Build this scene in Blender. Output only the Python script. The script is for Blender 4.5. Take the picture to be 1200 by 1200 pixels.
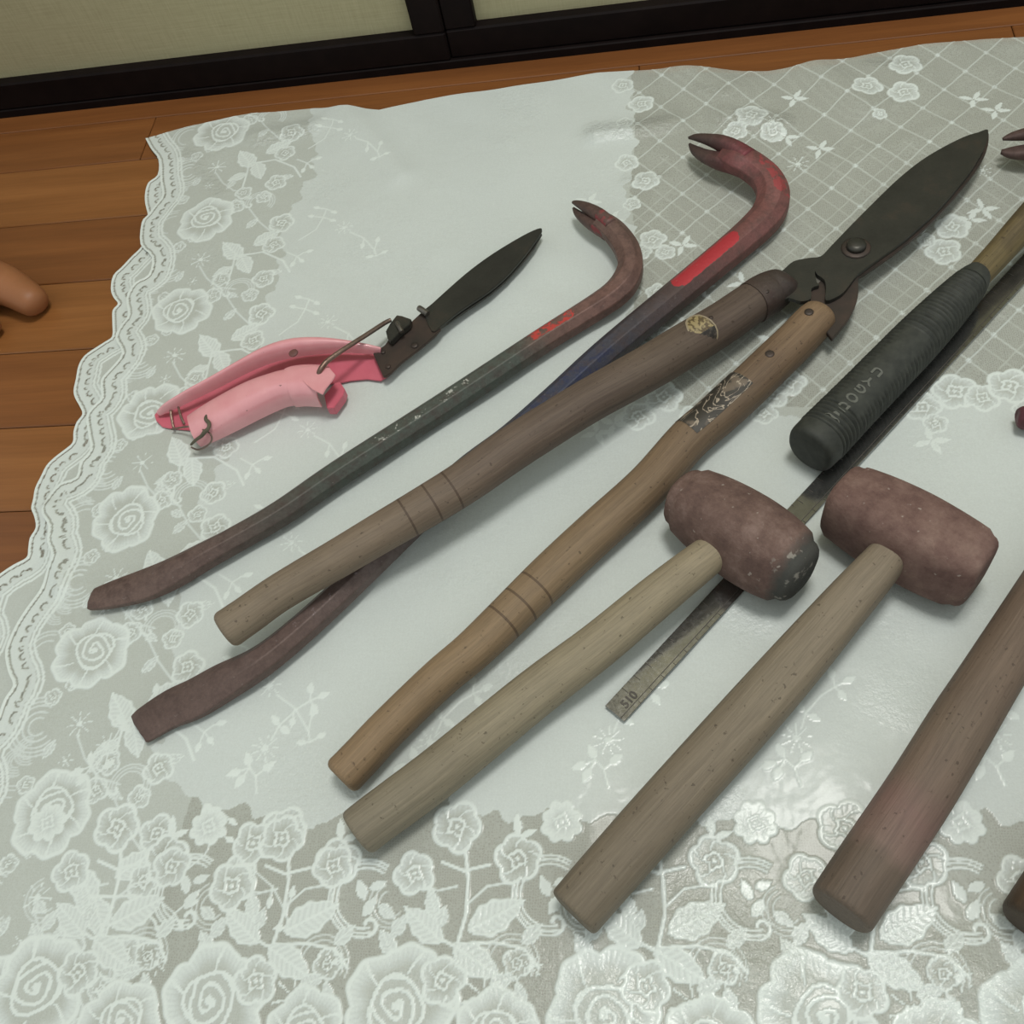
import bpy, bmesh, math, random
import numpy as np
from mathutils import Vector, Matrix
random.seed(7); rng = np.random.default_rng(7)
for o in list(bpy.data.objects): bpy.data.objects.remove(o)
SC = bpy.context.scene; C = SC.collection

# ------------------------------------------------------------------ camera
YAW, PIT, ROL = -0.31824, 0.98953, -0.30062
HC, F = 0.54025, 1180.0
cy, sy = math.cos(YAW), math.sin(YAW)
FW = Vector((sy*math.cos(PIT), cy*math.cos(PIT), -math.sin(PIT)))
_r = Vector((cy, -sy, 0)); _u = _r.cross(FW)
RT = math.cos(ROL)*_r + math.sin(ROL)*_u
UP = -math.sin(ROL)*_r + math.cos(ROL)*_u
CAM = Vector((0, 0, HC))
cd = bpy.data.cameras.new('camera'); cam = bpy.data.objects.new('camera', cd); C.objects.link(cam)
cd.sensor_width = 36; cd.lens = 36*F/1200; cd.clip_start = .01
m = Matrix((RT, UP, -FW)).transposed().to_4x4(); m.translation = CAM; cam.matrix_world = m
SC.camera = cam
# ------------------------------------------------------------------ light
SC.view_settings.view_transform = 'Standard'; SC.view_settings.look = 'None'
SC.view_settings.gamma = 1; SC.view_settings.use_curve_mapping = False
SC.view_settings.exposure = 0.07
w = bpy.data.worlds.new('room_air'); SC.world = w; w.use_nodes = True
w.node_tree.nodes['Background'].inputs[0].default_value = (.95, 1.0, .97, 1)
w.node_tree.nodes['Background'].inputs[1].default_value = .60
ld = bpy.data.lights.new('ceiling_lamp', 'AREA'); ld.shape = 'DISK'; ld.size = .55; ld.energy = 24
ld.color = (1, .985, .94)
lo = bpy.data.objects.new('ceiling_lamp', ld); C.objects.link(lo); lo.location = (.22, .50, 2.3)

def at(x, y, z=0.0):
    x, y, z = float(x), float(y), float(z)
    d = FW*F + (x-600)*RT - (y-600)*UP
    return CAM + d*((HC-z)/-d.z)
def mpp(P): return (P-CAM).dot(FW)/F          # metres per pixel at a point
Z0 = .0050                                     # top of the cloth

# ------------------------------------------------------------------ object helpers
def thing(name, label, cat, loc, group=None):
    o = bpy.data.objects.new(name, None); C.objects.link(o); o.location = loc
    o.empty_display_size = .03
    o['label'] = label; o['category'] = cat
    if group: o['group'] = group
    return o
def root_loc(p):
    if p is None: return Vector((0, 0, 0))
    while p.parent: p = p.parent
    return Vector(p.location)
def mesh_obj(name, V, Fc, mat, parent=None, smooth=True, attrs=None, origin=None):
    L = root_loc(parent) if origin is None else Vector(origin)
    me = bpy.data.meshes.new(name)
    me.from_pydata([tuple(Vector(v)-L) for v in V], [], Fc)
    for k, (tp, arr) in (attrs or {}).items():
        a = me.attributes.new(k, tp, 'POINT')
        a.data.foreach_set('vector' if tp == 'FLOAT_VECTOR' else 'value', np.asarray(arr, dtype=np.float32).ravel())
    bm = bmesh.new(); bm.from_mesh(me); bmesh.ops.recalc_face_normals(bm, faces=bm.faces); bm.to_mesh(me); bm.free()
    me.polygons.foreach_set('use_smooth', [smooth]*len(me.polygons))
    me.materials.append(mat)
    o = bpy.data.objects.new(name, me); C.objects.link(o)
    if parent is not None: o.parent = parent
    else: o.location = L
    return o
def ring_pts(kind, seg):
    out = []
    if kind == 'oct':                          # octagon with small chamfers
        for k in range(8):
            a0 = math.pi/8+k*math.pi/4
            for da in (-.055, .055): out.append((math.cos(a0+da), math.sin(a0+da)))
        return out
    n = {'round': 2.0, 'oval': 2.3, 'square': 3.6, 'soft': 2.8}[kind]
    for k in range(seg):
        a = 2*math.pi*k/seg; c, s = math.cos(a), math.sin(a)
        out.append((math.copysign(abs(c)**(2/n), c), math.copysign(abs(s)**(2/n), s)))
    return out
def dens(st, n):
    """Catmull-Rom through stations, n steps per span"""
    st = [np.array(s, float) for s in st]; out = []
    for i in range(len(st)-1):
        a, b = st[i], st[i+1]; p = st[max(i-1, 0)]; q = st[min(i+2, len(st)-1)]
        for k in range(n):
            t = k/n
            out.append(.5*((2*a)+(-p+b)*t+(2*p-5*a+4*b-q)*t*t+(-p+3*a-3*b+q)*t**3))
    out.append(st[-1]); return out
def path(st, n=4):
    """stations (px, py, z, hw_px, h) -> world rows (P, w, h); h in metres, or None for h=w"""
    rows = []
    st = [(s[0], s[1], s[2], s[3], (s[4] if len(s) > 4 else float(s[3]*mpp(at(s[0], s[1], s[2]))))) for s in st]
    for s in (dens(st, n) if n > 1 else st):
        P = at(s[0], s[1], s[2]); wv = float(max(s[3], .3)*mpp(P))
        rows.append((P, wv, float(max(s[4], .0004))))
    return rows
def loft_data(rows, kind='round', seg=20, roll=0.0, rnd=None, bump=None):
    """rnd: rounding radius fraction at the ends (extra rings)"""
    rp = ring_pts(kind, seg); N = len(rp)
    if rnd:                                    # rounded end edges: radius (start, end) in metres
        for e in (0, 1):
            if not rnd[e]: continue
            rs = rows if e == 0 else rows[::-1]; P, w_, h_ = rs[0]
            Q = next((q[0] for q in rs if (q[0]-P).length > 2.2*rnd[e]), rs[-1][0]); d = (P-Q).normalized(); r = rnd[e]
            cap = [(P+d*r*(math.sin(a)-1), w_-r*(1-math.cos(a)), h_-r*(1-math.cos(a))) for a in (1.57, 1.15, .8, .4, 0)]
            rest = [q for q in rs if (q[0]-P).length > r*1.4]
            rs = cap+rest; rows = rs if e == 0 else rs[::-1]
    V = []; lc = []; lt = []; u = 0
    tot = sum((rows[i+1][0]-rows[i][0]).length for i in range(len(rows)-1)) or 1
    for i, (P, w_, h_) in enumerate(rows):
        if i: u += (P-rows[i-1][0]).length
        T = (rows[min(i+1, len(rows)-1)][0]-rows[max(i-1, 0)][0]).normalized()
        S = T.cross(Vector((0, 0, 1)))
        S = S.normalized() if S.length > 1e-4 else Vector((1, 0, 0))
        Up = S.cross(T).normalized()
        rr = roll(u/tot) if callable(roll) else roll
        S2 = S*math.cos(rr)+Up*math.sin(rr); U2 = -S*math.sin(rr)+Up*math.cos(rr)
        for (c, s) in rp:
            k = 1+(bump(u, c, s) if bump else 0)
            V.append(P+S2*(c*w_*k)+U2*(s*h_*k)); lc.append((u, c*w_, s*h_)); lt.append(u/tot)
    Fc = []
    for i in range(len(rows)-1):
        for k in range(N):
            a, b = i*N+k, i*N+(k+1) % N
            Fc.append((a, b, b+N, a+N))
    Fc.append(tuple(range(N))[::-1]); Fc.append(tuple(range((len(rows)-1)*N, len(rows)*N)))
    return V, Fc, lc, lt
def loft(name, st, mat, parent=None, kind='round', seg=20, n=4, roll=0.0, rnd=None, bump=None, rows=None, origin=None, flat=False):
    rows = rows or path(st, n)
    V, Fc, lc, lt = loft_data(rows, kind, seg, roll, rnd, bump)
    o = mesh_obj(name, V, Fc, mat, parent, not flat, {'lc': ('FLOAT_VECTOR', lc), 'lt': ('FLOAT', lt)}, origin)
    o.data.set_sharp_from_angle(angle=math.radians(20 if kind == 'oct' else 38))
    return o
def plate(name, px, z, th, mat, parent, bevel=.0004, smooth_n=0, zf=None):
    """outline in the plane z (top), real thickness th downwards; zf(px,py) overrides z"""
    pts = list(px)
    if smooth_n:
        pts = [tuple(p) for p in dens([*px, px[0]], smooth_n)][:-1]
    top = [at(x, y, (zf(x, y) if zf else z)) for x, y in pts]
    bm = bmesh.new()
    f = bm.faces.new([bm.verts.new(p) for p in top])
    f.normal_update()
    if f.normal.z < 0: bmesh.ops.reverse_faces(bm, faces=[f])
    r = bmesh.ops.extrude_face_region(bm, geom=[f])
    for v in r['geom']:
        if isinstance(v, bmesh.types.BMVert): v.co.z -= th
    bmesh.ops.recalc_face_normals(bm, faces=bm.faces)
    if bevel:
        es = [e for e in bm.edges if all(abs(v.co.z) > 0 for v in e.verts) and len(e.link_faces) == 2 and e.calc_face_angle(0) > 1.0]
        bmesh.ops.bevel(bm, geom=es, offset=bevel, segments=2, affect='EDGES', clamp_overlap=True)
    bm.verts.index_update()
    V = [v.co.copy() for v in bm.verts]; Fc = [[v.index for v in fc.verts] for fc in bm.faces]; bm.free()
    o = mesh_obj(name, V, Fc, mat, parent, False, {'lc': ('FLOAT_VECTOR', V), 'lt': ('FLOAT', [0]*len(V))})
    return o
def box_data(c, s, ax=None, bev=0):
    bm = bmesh.new(); bmesh.ops.create_cube(bm, size=1)
    for v in bm.verts: v.co = Vector((v.co.x*s[0], v.co.y*s[1], v.co.z*s[2]))
    if bev: bmesh.ops.bevel(bm, geom=bm.edges[:], offset=bev, segments=1, affect='EDGES')
    M = ax or Matrix.Identity(3)
    bm.verts.index_update()
    V = [M @ v.co + Vector(c) for v in bm.verts]; Fc = [[v.index for v in f.verts] for f in bm.faces]; bm.free()
    return V, Fc
def box(name, c, s, mat, parent=None, bev=.002, origin=None, ax=None):
    V, Fc = box_data(c, s, ax, bev)
    return mesh_obj(name, V, Fc, mat, parent, False, None, origin)
def disc(name, P, r, h, mat, parent, dome=0.35, ax=Vector((0, 0, 1))):
    """bolt or rivet head: short lathe standing on P along ax"""
    prof = [(r, 0), (r, h*.45), (r*.88, h*.8), (r*.5, h*(1-.1*dome)), (0.0001, h)]
    q = Vector((0, 0, 1)).rotation_difference(ax); V = []; Fc = []; n = 16
    for rr, hh in prof:
        for k in range(n):
            a = 2*math.pi*k/n; V.append(P+q @ Vector((rr*math.cos(a), rr*math.sin(a), hh)))
    for i in range(len(prof)-1):
        for k in range(n):
            a, b = i*n+k, i*n+(k+1) % n; Fc.append((a, b, b+n, a+n))
    Fc.append(tuple(range(n)))
    return mesh_obj(name, V, Fc, mat, parent)

# ------------------------------------------------------------------ materials
def srgb(c):
    return tuple(((v/255)/12.92 if v/255 <= .04045 else ((v/255+.055)/1.055)**2.4) for v in c)+(1,)
class NM:
    def __init__(s, name, rough=.6, metal=0, spec=.5):
        s.m = bpy.data.materials.new(name); s.m.use_nodes = True; s.nt = s.m.node_tree; s.n = s.nt.nodes
        s.b = s.n['Principled BSDF']; s.b.inputs['Roughness'].default_value = rough
        s.b.inputs['Metallic'].default_value = metal; s.b.inputs['Specular IOR Level'].default_value = spec
    def new(s, t, **k):
        nd = s.n.new(t)
        for a, v in k.items(): setattr(nd, a, v)
        return nd
    def link(s, a, b): s.nt.links.new(a, b)
    def attr(s, nm='lc', out='Vector'):
        a = s.new('ShaderNodeAttribute', attribute_name=nm); return a.outputs[out]
    def coord(s): return s.new('ShaderNodeTexCoord').outputs['Object']
    def mapv(s, src, sc):
        mp = s.new('ShaderNodeMapping'); s.link(src, mp.inputs[0]); mp.inputs['Scale'].default_value = sc; return mp.outputs[0]
    def noise(s, vec, scale, det=4, rough=.55, dist=0):
        t = s.new('ShaderNodeTexNoise'); s.link(vec, t.inputs['Vector'])
        t.inputs['Scale'].default_value = scale; t.inputs['Detail'].default_value = det
        t.inputs['Roughness'].default_value = rough; t.inputs['Distortion'].default_value = dist
        return t.outputs['Fac']
    def ramp(s, fac, stops, interp='LINEAR'):
        r = s.new('ShaderNodeValToRGB'); cr = r.color_ramp; cr.interpolation = interp; s.link(fac, r.inputs[0])
        while len(cr.elements) < len(stops): cr.elements.new(.5)
        for e, (p, c) in zip(cr.elements, stops): e.position = p; e.color = c if len(c) == 4 else srgb(c)
        return r.outputs[0]
    def math(s, op, a, b=None, c=None):
        nd = s.new('ShaderNodeMath', operation=op)
        for i, v in enumerate((a, b, c)):
            if v is None: continue
            if isinstance(v, (int, float)): nd.inputs[i].default_value = v
            else: s.link(v, nd.inputs[i])
        return nd.outputs[0]
    def mix(s, fac, a, b, mode='MIX'):
        nd = s.new('ShaderNodeMix', data_type='RGBA', blend_type=mode)
        for i, v in ((0, fac), (6, a), (7, b)):
            if isinstance(v, (int, float)): nd.inputs[i].default_value = v
            elif isinstance(v, tuple): nd.inputs[i].default_value = v if len(v) == 4 else srgb(v)
            else: s.link(v, nd.inputs[i])
        return nd.outputs[2]
    def base(s, v):
        if isinstance(v, tuple): s.b.inputs['Base Color'].default_value = v if len(v) == 4 else srgb(v)
        else: s.link(v, s.b.inputs['Base Color'])
    def bump(s, h, st=.3, dist=.001):
        bp = s.new('ShaderNodeBump'); bp.inputs['Strength'].default_value = st; bp.inputs['Distance'].default_value = dist
        s.link(h, bp.inputs['Height']); s.link(bp.outputs[0], s.b.inputs['Normal'])
BW = lambda v: (v, v, v, 1)

def wood_mat(name, dark, light, stops=None, stain=(60, 48, 40), stain_amt=.5, rough=.62, rings=(), streak=1.0):
    """weathered handle wood: long grain along the tool, blotches, optional bands of tone along its length,
       rings = turned grooves (position fraction) as dark dirt lines"""
    M = NM(name, rough, 0, .35); lc = M.attr()
    g = M.noise(M.mapv(lc, (9, 260, 260)), 1, 6, .65, .3)
    col = M.ramp(g, [(.30, dark), (.5, tuple((a+b)//2 for a, b in zip(dark, light))), (.72, light)])
    big = M.noise(lc, 26, 4, .6)
    col = M.mix(M.math('MULTIPLY', M.ramp(big, [(.45, BW(0)), (.68, BW(1))]), stain_amt), col, stain)
    if stops:
        tn = M.math('ADD', M.attr('lt', 'Fac'), M.math('MULTIPLY', M.math('SUBTRACT', M.noise(lc, 60, 3), .5), .05))
        col = M.mix(.62, col, M.ramp(tn, stops))
    fine = M.noise(M.mapv(lc, (40, 900, 900)), 1, 3, .7)
    col = M.mix(.35*streak, col, M.ramp(fine, [(.35, BW(.45)), (.6, BW(1))]), 'MULTIPLY')
    pits = M.ramp(M.noise(lc, 330, 2), [(.66, BW(0)), (.72, BW(1))])
    col = M.mix(M.math('MULTIPLY', pits, .55), col, (52, 40, 32))
    for r0, wd in rings:
        d = M.math('ABSOLUTE', M.math('SUBTRACT', M.attr('lt', 'Fac'), r0))
        k = M.math('LESS_THAN', d, wd); col = M.mix(M.math('MULTIPLY', k, .6), col, (58, 42, 32))
    M.base(col); M.bump(M.math('ADD', g, M.math('MULTIPLY', fine, .6)), .35, .0012)
    return M.m
def rust_mat(name, stops, rough=.55, speck=(150, 145, 140), speck_amt=.35, metal=.25, patches=(), blotch=(70, 52, 48)):
    """old painted steel bar: tone bands along its length, rust blotches, worn paint patches"""
    M = NM(name, rough, metal, .45); lc = M.attr(); lt = M.attr('lt', 'Fac')
    n1 = M.noise(lc, 70, 5, .65)
    tn = M.math('ADD', lt, M.math('MULTIPLY', M.math('SUBTRACT', n1, .5), .07))
    col = M.ramp(tn, stops)
    col = M.mix(M.math('MULTIPLY', M.ramp(M.noise(lc, 120, 5, .7), [(.45, BW(0)), (.65, BW(1))]), .55), col, blotch)
    col = M.mix(.35, col, M.ramp(M.noise(lc, 420, 3, .7), [(.3, BW(.5)), (.65, BW(1.2))]), 'MULTIPLY')
    for (a, b, c, amt, ymin, ymax, thr) in patches:
        e = M.math('ADD', lt, M.math('MULTIPLY', M.math('SUBTRACT', M.noise(lc, 260, 3), .5), .012))
        sx = M.new('ShaderNodeSeparateXYZ'); M.link(lc, sx.inputs[0])
        yc = M.math('POWER', M.math('MULTIPLY', M.math('SUBTRACT', sx.outputs[1], (ymin+ymax)/2), 2/(ymax-ymin)), 2)
        e2 = M.math('MULTIPLY', yc, .009)
        k = M.math('MULTIPLY', M.math('GREATER_THAN', M.math('SUBTRACT', e, e2), a), M.math('LESS_THAN', M.math('ADD', e, e2), b))
        yy = M.math('ADD', sx.outputs[1], M.math('MULTIPLY', M.math('SUBTRACT', M.noise(lc, 300, 3), .5), .003))
        k = M.math('MULTIPLY', k, M.math('MULTIPLY', M.math('GREATER_THAN', yy, ymin), M.math('LESS_THAN', yy, ymax)))
        k = M.math('MULTIPLY', k, M.math('GREATER_THAN', sx.outputs[2], -.002))
        k = M.math('MULTIPLY', k, M.ramp(M.noise(lc, 150, 4, .7), [(thr, BW(0)), (thr+.06, BW(1))]))
        col = M.mix(M.math('MULTIPLY', k, amt), col, c)
    sp = M.ramp(M.noise(M.mapv(lc, (.6, 1, 1)), 480, 2), [(.70, BW(0)), (.74, BW(1))])
    col = M.mix(M.math('MULTIPLY', sp, speck_amt), col, speck)
    M.base(col); M.bump(M.math('ADD', n1, M.noise(lc, 500, 3, .7)), .35, .0008)
    return M.m
def plain_mat(name, c1, c2, rough=.5, metal=0, scale=120, bump=.15, coat=0, lo=.35, hi=.65, src='lc'):
    M = NM(name, rough, metal); v = M.attr() if src == 'lc' else M.coord()
    n = M.noise(v, scale, 5, .6); M.base(M.ramp(n, [(lo, c1), (hi, c2)])); M.bump(n, bump, .0006)
    M.b.inputs['Coat Weight'].default_value = coat
    return M.m

# ------------------------------------------------------------------ room shell
Y_TH, Y_STRIP, Y0 = .8094, .7859, .7262
def plank_mat(i):
    M = NM('floor_plank_wood_%d' % i, .36, 0, .45); v = M.coord()
    w_ = M.noise(M.mapv(v, (2.2, 38, 1)), 1, 5, .6, .6)
    a = [((112, 68, 34), (142, 91, 48)), ((118, 73, 36), (150, 97, 52)), ((106, 64, 32), (138, 87, 46)), ((122, 77, 38), (154, 102, 56))][i]
    col = M.ramp(w_, [(.28, a[0]), (.5, tuple((p+q)//2 for p, q in zip(*a))), (.72, a[1])])
    f = M.noise(M.mapv(v, (14, 420, 1)), 1, 4, .7)
    col = M.mix(.3, col, M.ramp(f, [(.3, BW(.55)), (.6, BW(1))]), 'MULTIPLY')
    M.base(col); M.bump(f, .08, .0005)
    return M.m
pmats = [plank_mat(i) for i in range(4)]
floor = bpy.data.objects.new('floor', None); C.objects.link(floor); floor['kind'] = 'structure'
under = box('subfloor', (-.1, 0, -.012), (3.2, 2.2, .008), plain_mat('dark_joint', (30, 17, 9), (40, 24, 12), .9, src='o'), floor, 0)
rows_ = [(Y_STRIP, Y_TH+.01, [-1.6, .9, 1.4]), (Y0, Y_STRIP, None)]
y = Y0
while y > -.95:
    rows_.append((y-.075, y, None)); y -= .075
J = [.0000, -.021, ]
jx_top = at(749, 83, 0).x; jx_r = at(1187, 35, 0).x
for k, (ya, yb, jn) in enumerate(rows_):
    if jn is None:
        if k == 1: jn = [-1.6, jx_top-.45, jx_top, jx_r, jx_r+.61, 1.4]
        else:
            off = random.uniform(-.75, -.62) if k < 8 else random.uniform(-1.2, -.3); jn = [-1.6, off]
            while jn[-1]+1.0 < 1.4: jn.append(jn[-1]+.909)
            jn.append(1.4)
    for xa, xb in zip(jn, jn[1:]):
        if xb-xa < .02: continue
        g = .0007; V, Fc = box_data(((xa+xb)/2, (ya+yb)/2, -.004), (xb-xa-g, yb-ya-g, .008), None, .0007)
        c = Vector(((xa+xb)/2, (ya+yb)/2, 0))
        o = mesh_obj('plank', V, Fc, pmats[random.randrange(4)] if k > 1 else pmats[0 if k == 1 else 2], None, False, None, c)
        o.parent = floor
# sliding doors with black frames
M = NM('black_lacquer_wood', .6, 0, .12); v = M.coord()
n_ = M.noise(M.mapv(v, (1, 1, 1)), 60, 4); M.base(M.ramp(n_, [(.3, (14, 8, 8)), (.7, (22, 14, 13))])); M.bump(n_, .1, .0005); BLK = M.m
M = NM('cream_door_paper', .85, 0, .2); v = M.coord()
n1 = M.noise(M.mapv(v, (25, 25, 700)), 1, 3, .7); n2 = M.noise(M.mapv(v, (600, 30, 30)), 1, 3, .7)
c_ = M.ramp(M.math('MULTIPLY', M.math('ADD', n1, n2), .5), [(.3, (158, 152, 120)), (.7, (182, 176, 142))])
M.base(c_); M.bump(n1, .1, .0004); PAPER = M.m
def onwall(x, y, Y):
    d = FW*F+(x-600)*RT-(y-600)*UP; return CAM+d*(Y/d.y)
zr = onwall(300, 61-5, Y_TH+.012).z
xl = onwall(485.5, 32, Y_TH+.012).x; xr = onwall(557, 22, Y_TH+.012).x; xm = (xl+xr)/2
sill = box('trim_1', (-.1, Y_TH+.045, .002), (3.2, .09, .012), BLK, None, .001, (-.1, Y_TH+.045, 0)); sill['kind'] = 'structure'
def door(name, xa, xb, yd, zt=1.78):
    yc = yd+.012; L = (( xa+xb)/2, yc, .008)
    r = bpy.data.objects.new(name, None); C.objects.link(r); r.location = L; r['kind'] = 'structure'
    sw = xm-xl
    def b(nm, x0, x1, z0, z1, mt, dy=0, th=.024, bev=.0015):
        return box(nm, ((x0+x1)/2, yc+dy, (z0+z1)/2), (x1-x0, th, z1-z0), mt, r, bev)
    b('bottom_rail', xa, xb, .008, zr, BLK); b('top_rail', xa, xb, zt-.06, zt, BLK)
    b('stile', xa, xa+sw, zr+.0002, zt-.0602, BLK, .0003); b('stile', xb-sw, xb, zr+.0002, zt-.0602, BLK, .0003)
    b('paper_panel', xa+sw, xb-sw, zr, zt-.06, PAPER, .003, .008, 0)
    return r
door('door_1', xm-.90, xm+.0006, Y_TH+.0005)
door('door_2', xm+.0006, xm+.90, Y_TH+.0035)
wm = plain_mat('plaster_wall', (175, 170, 150), (190, 185, 165), .9, src='o')
wl = box('wall_back', (-.1, Y_TH+.08, 2.04), (3.2, .12, .5), wm, None, .001, (-.1, Y_TH+.08, 1.79)); wl['kind'] = 'structure'

# ------------------------------------------------------------------ tablecloth (folded double)
class Fld:
    def __init__(s, xs, ys, fine):
        s.xs, s.ys = xs, ys; s.X, s.Y = np.meshgrid(xs, ys); s.D = np.zeros_like(s.X)
    def win(s, x0, y0, x1, y1):
        i0, i1 = np.searchsorted(s.xs, (x0, x1)); j0, j1 = np.searchsorted(s.ys, (y0, y1))
        return slice(j0, j1), slice(i0, i1)
    def put(s, c, r, fn):
        w_ = s.win(c[0]-r, c[1]-r, c[0]+r, c[1]+r)
        if s.D[w_].size == 0: return
        v, k = fn(s.X[w_]-c[0], s.Y[w_]-c[1])          # value, coverage
        D = s.D[w_]; s.D[w_] = D*(1-k)+v*k
    def stroke(s, pts, wd, val=1.0, soft=.0005, taper=False):
        for a, b in zip(pts, pts[1:]):
            a = np.array(a); b = np.array(b); m_ = wd+2*soft
            w_ = s.win(min(a[0], b[0])-m_, min(a[1], b[1])-m_, max(a[0], b[0])+m_, max(a[1], b[1])+m_)
            if s.D[w_].size == 0: continue
            dx = s.X[w_]-a[0]; dy = s.Y[w_]-a[1]; e = b-a; L2 = (e**2).sum()+1e-12
            t = np.clip((dx*e[0]+dy*e[1])/L2, 0, 1); d = np.hypot(dx-t*e[0], dy-t*e[1])
            k = np.clip((wd/2-d)/soft+.5, 0, 1); s.D[w_] = s.D[w_]*(1-k)+np.maximum(s.D[w_], val)*k
def sst(x, a, b):
    t = np.clip((x-a)/(b-a), 0, 1); return t*t*(3-2*t)
def rose(f, c, R, rot=0, n=6):
    def fn(dx, dy):
        r = np.hypot(dx, dy); th = np.arctan2(dy, dx)-rot
        Ro = R*(.86+.16*np.abs(np.cos(n/2*th))**.7+.05*np.cos(2*th+1)+.02*np.cos(13*th)); q = r/Ro
        cov = sst(q, 1.03, .97)
        v = .50+.42*sst(q, .52, .90)*(.85+.15*np.cos(57*th))
        v = np.maximum(v, sst(q, .86, .92)*1.0)
        pet = np.abs(np.sin(n/2*(th+.5*(q-.5)))); v = np.where((q > .45) & (pet < .10), 1.0, v)
        # inner whorl
        ex, ey = dx-.10*R*np.cos(rot), dy-.10*R*np.sin(rot); r2 = np.hypot(ex, ey)/R; t2 = np.arctan2(ey, ex)-rot
        inn = r2 < .47+.04*np.cos(3*t2)
        sp = np.abs(((r2*(5.0+.5*np.cos(2*t2))+t2/(2*np.pi)+.12*np.cos(3*t2)) % 1)-.5)
        vi = np.where(sp > .33, 1.0, .55); vi = np.where(r2 < .08, 1, vi)
        edge = np.abs(r2-(.47+.04*np.cos(3*t2))) < .035
        v = np.where(inn, vi, v); v = np.where(edge, 1, v)
        return v, cov
    f.put(c, R*1.2, fn)
def flower(f, c, R, rot=0, n=5, inner=.45):
    def fn(dx, dy):
        r = np.hypot(dx, dy); th = np.arctan2(dy, dx)-rot
        q = r/(R*(.80+.20*np.abs(np.cos(n/2*th))**.8+.04*np.cos(3*th+1))); cov = sst(q, 1.04, .96)
        v = inner+.30*sst(q, .35, .8)*(.8+.2*np.cos(23*th)); v = np.where(q > .84, 1.0, v); pt = np.abs(np.sin(n/2*(th+1.1*(q-.5))))
        v = np.where((pt < .16) & (q > .36), .97, v); v = np.where(np.abs(q-.31+.05*np.cos(4*th)) < .065, 1.0, v); v = np.where(q < .10, 1, v)
        return v, cov
    f.put(c, R*1.2, fn)
def leaf(f, c, L, W, ang, vein=True, fill=.86):
    ca, sa = math.cos(ang), math.sin(ang)
    def fn(dx, dy):
        a = (dx*ca+dy*sa)/L+.5; b = (-dx*sa+dy*ca)/(W/2)
        wd = np.sin(np.pi*np.clip(a, 0, 1)**.8)*(1+.07*np.sin(a*26)); q = np.abs(b)/np.maximum(wd, 1e-3)
        cov = sst(q, 1.06, .92)*((a > 0) & (a < 1))
        v = np.where(q > .78, 1.0, fill-.10*np.cos((a*9-np.abs(b)*1.6)*2*np.pi) if vein else fill+0*a)
        if vein: v = np.where(np.abs(b) < .08, 1.0, v)
        return v, cov
    f.put(c, L*.6, fn)
def star(f, c, R, n=8, rot=0):
    def fn(dx, dy):
        r = np.hypot(dx, dy); th = np.arctan2(dy, dx)-rot
        k = (np.abs(np.sin(n/2*th))*r < .16*R*(.35+r/R)) & (r < R)
        return 1.0+0*r, (k | (r < .22*R)).astype(float)
    f.put(c, R*1.1, fn)
def arcs(f, c, R, a0, a1, lines=(1.0, .9, .8), wd=.0011, val=.95, curl=False):
    for q in lines:
        A = np.linspace(a0, a1, 22)
        f.stroke([(c[0]+R*q*math.cos(a), c[1]+R*q*math.sin(a)) for a in A], wd, val)
    if curl:
        A = np.linspace(a1, a1+4.2, 16); ex, ey = c[0]+R*math.cos(a1)*.72, c[1]+R*math.sin(a1)*.72
        f.stroke([(ex+.25*R*(1-i/26)*math.cos(a), ey+.25*R*(1-i/26)*math.sin(a)) for i, a in enumerate(A)], wd*1.6, 1)
def g2(x, y):
    p = at(x, y, 0); return np.array((p.x, p.y))
def P2(L): return [g2(*p) for p in L]
def sprig(f, pts, tips, leaves=True, wd=.0010, L=.008):
    L *= 1.15
    f.stroke(pts, wd, 1)
    for t in tips:
        b = min(pts, key=lambda q: np.hypot(*(np.array(q)-t))); f.stroke([b, t], wd, 1)
        a = math.atan2(t[1]-b[1], t[0]-b[0]); leaf(f, t, L, L*.55, a, False, 1)
def smoothpx(pts, n=4): return [tuple(p) for p in dens(pts, n)]

OUT_ = [(172,165),(179,178),(187,190),(186,207),(175,216),(171,228),(171,240),(174,255),(168,264),(166,278),(167,290),(156,302),(144,315),(134,325),(131,340),(134,350),(139,357),(133,365),(133,380),(133,396),(125,402),(114,409),(101,419),(94,431),(91,446),(88,460),(90,469),(95,478),(98,487),(91,496),(87,507),(86,519),(77,527),(65,536),(55,546),(48,560),(42,573),(40,586),(38,597),(42,607),(44,620),(37,632),(35,645),(33,655),(18,664),(0,677),(-14,690),(-24,712),(-28,735),(-22,752),(-34,775),(-38,800),(-70,830),(-90,880),(-86,905),(-110,960),(-150,1000),(-165,1060),(-160,1090),(-200,1150),(-240,1230),(-300,1330)]
INN_ = [(172,165),(179,178),(189,192),(190,215),(192,232),(184,243),(175,255),(168,264),(167,290),(180,305),(176,325),(160,335),(150,352),(152,372),(144,385),(138,400),(146,418),(134,435),(122,450),(122,470),(112,480),(104,492),(106,512),(108,530),(96,545),(92,562),(72,570),(58,588),(54,606),(63,622),(61,640),(66,655),(58,672),(50,693),(34,716),(20,738),(10,765),(14,790),(20,806),(10,822),(-2,850),(-20,870),(-30,900),(-24,930),(-50,960),(-70,1010),(-64,1040),(-90,1090),(-120,1140),(-118,1180),(-160,1260),(-200,1330)]
TOP = [(172,165),(200,158),(240,149),(300,137),(340,133),(370,130),(410,130),(430,133),(446,134),(470,129),(500,122),(550,113),(600,105),(660,96),(700,90),(740,87),(790,85),(830,86),(870,87),(900,87),(930,84),(960,79),(1000,73),(1040,64),(1080,57),(1110,54),(1150,50),(1200,48),(1280,42),(1400,36),(1600,28)]
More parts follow.
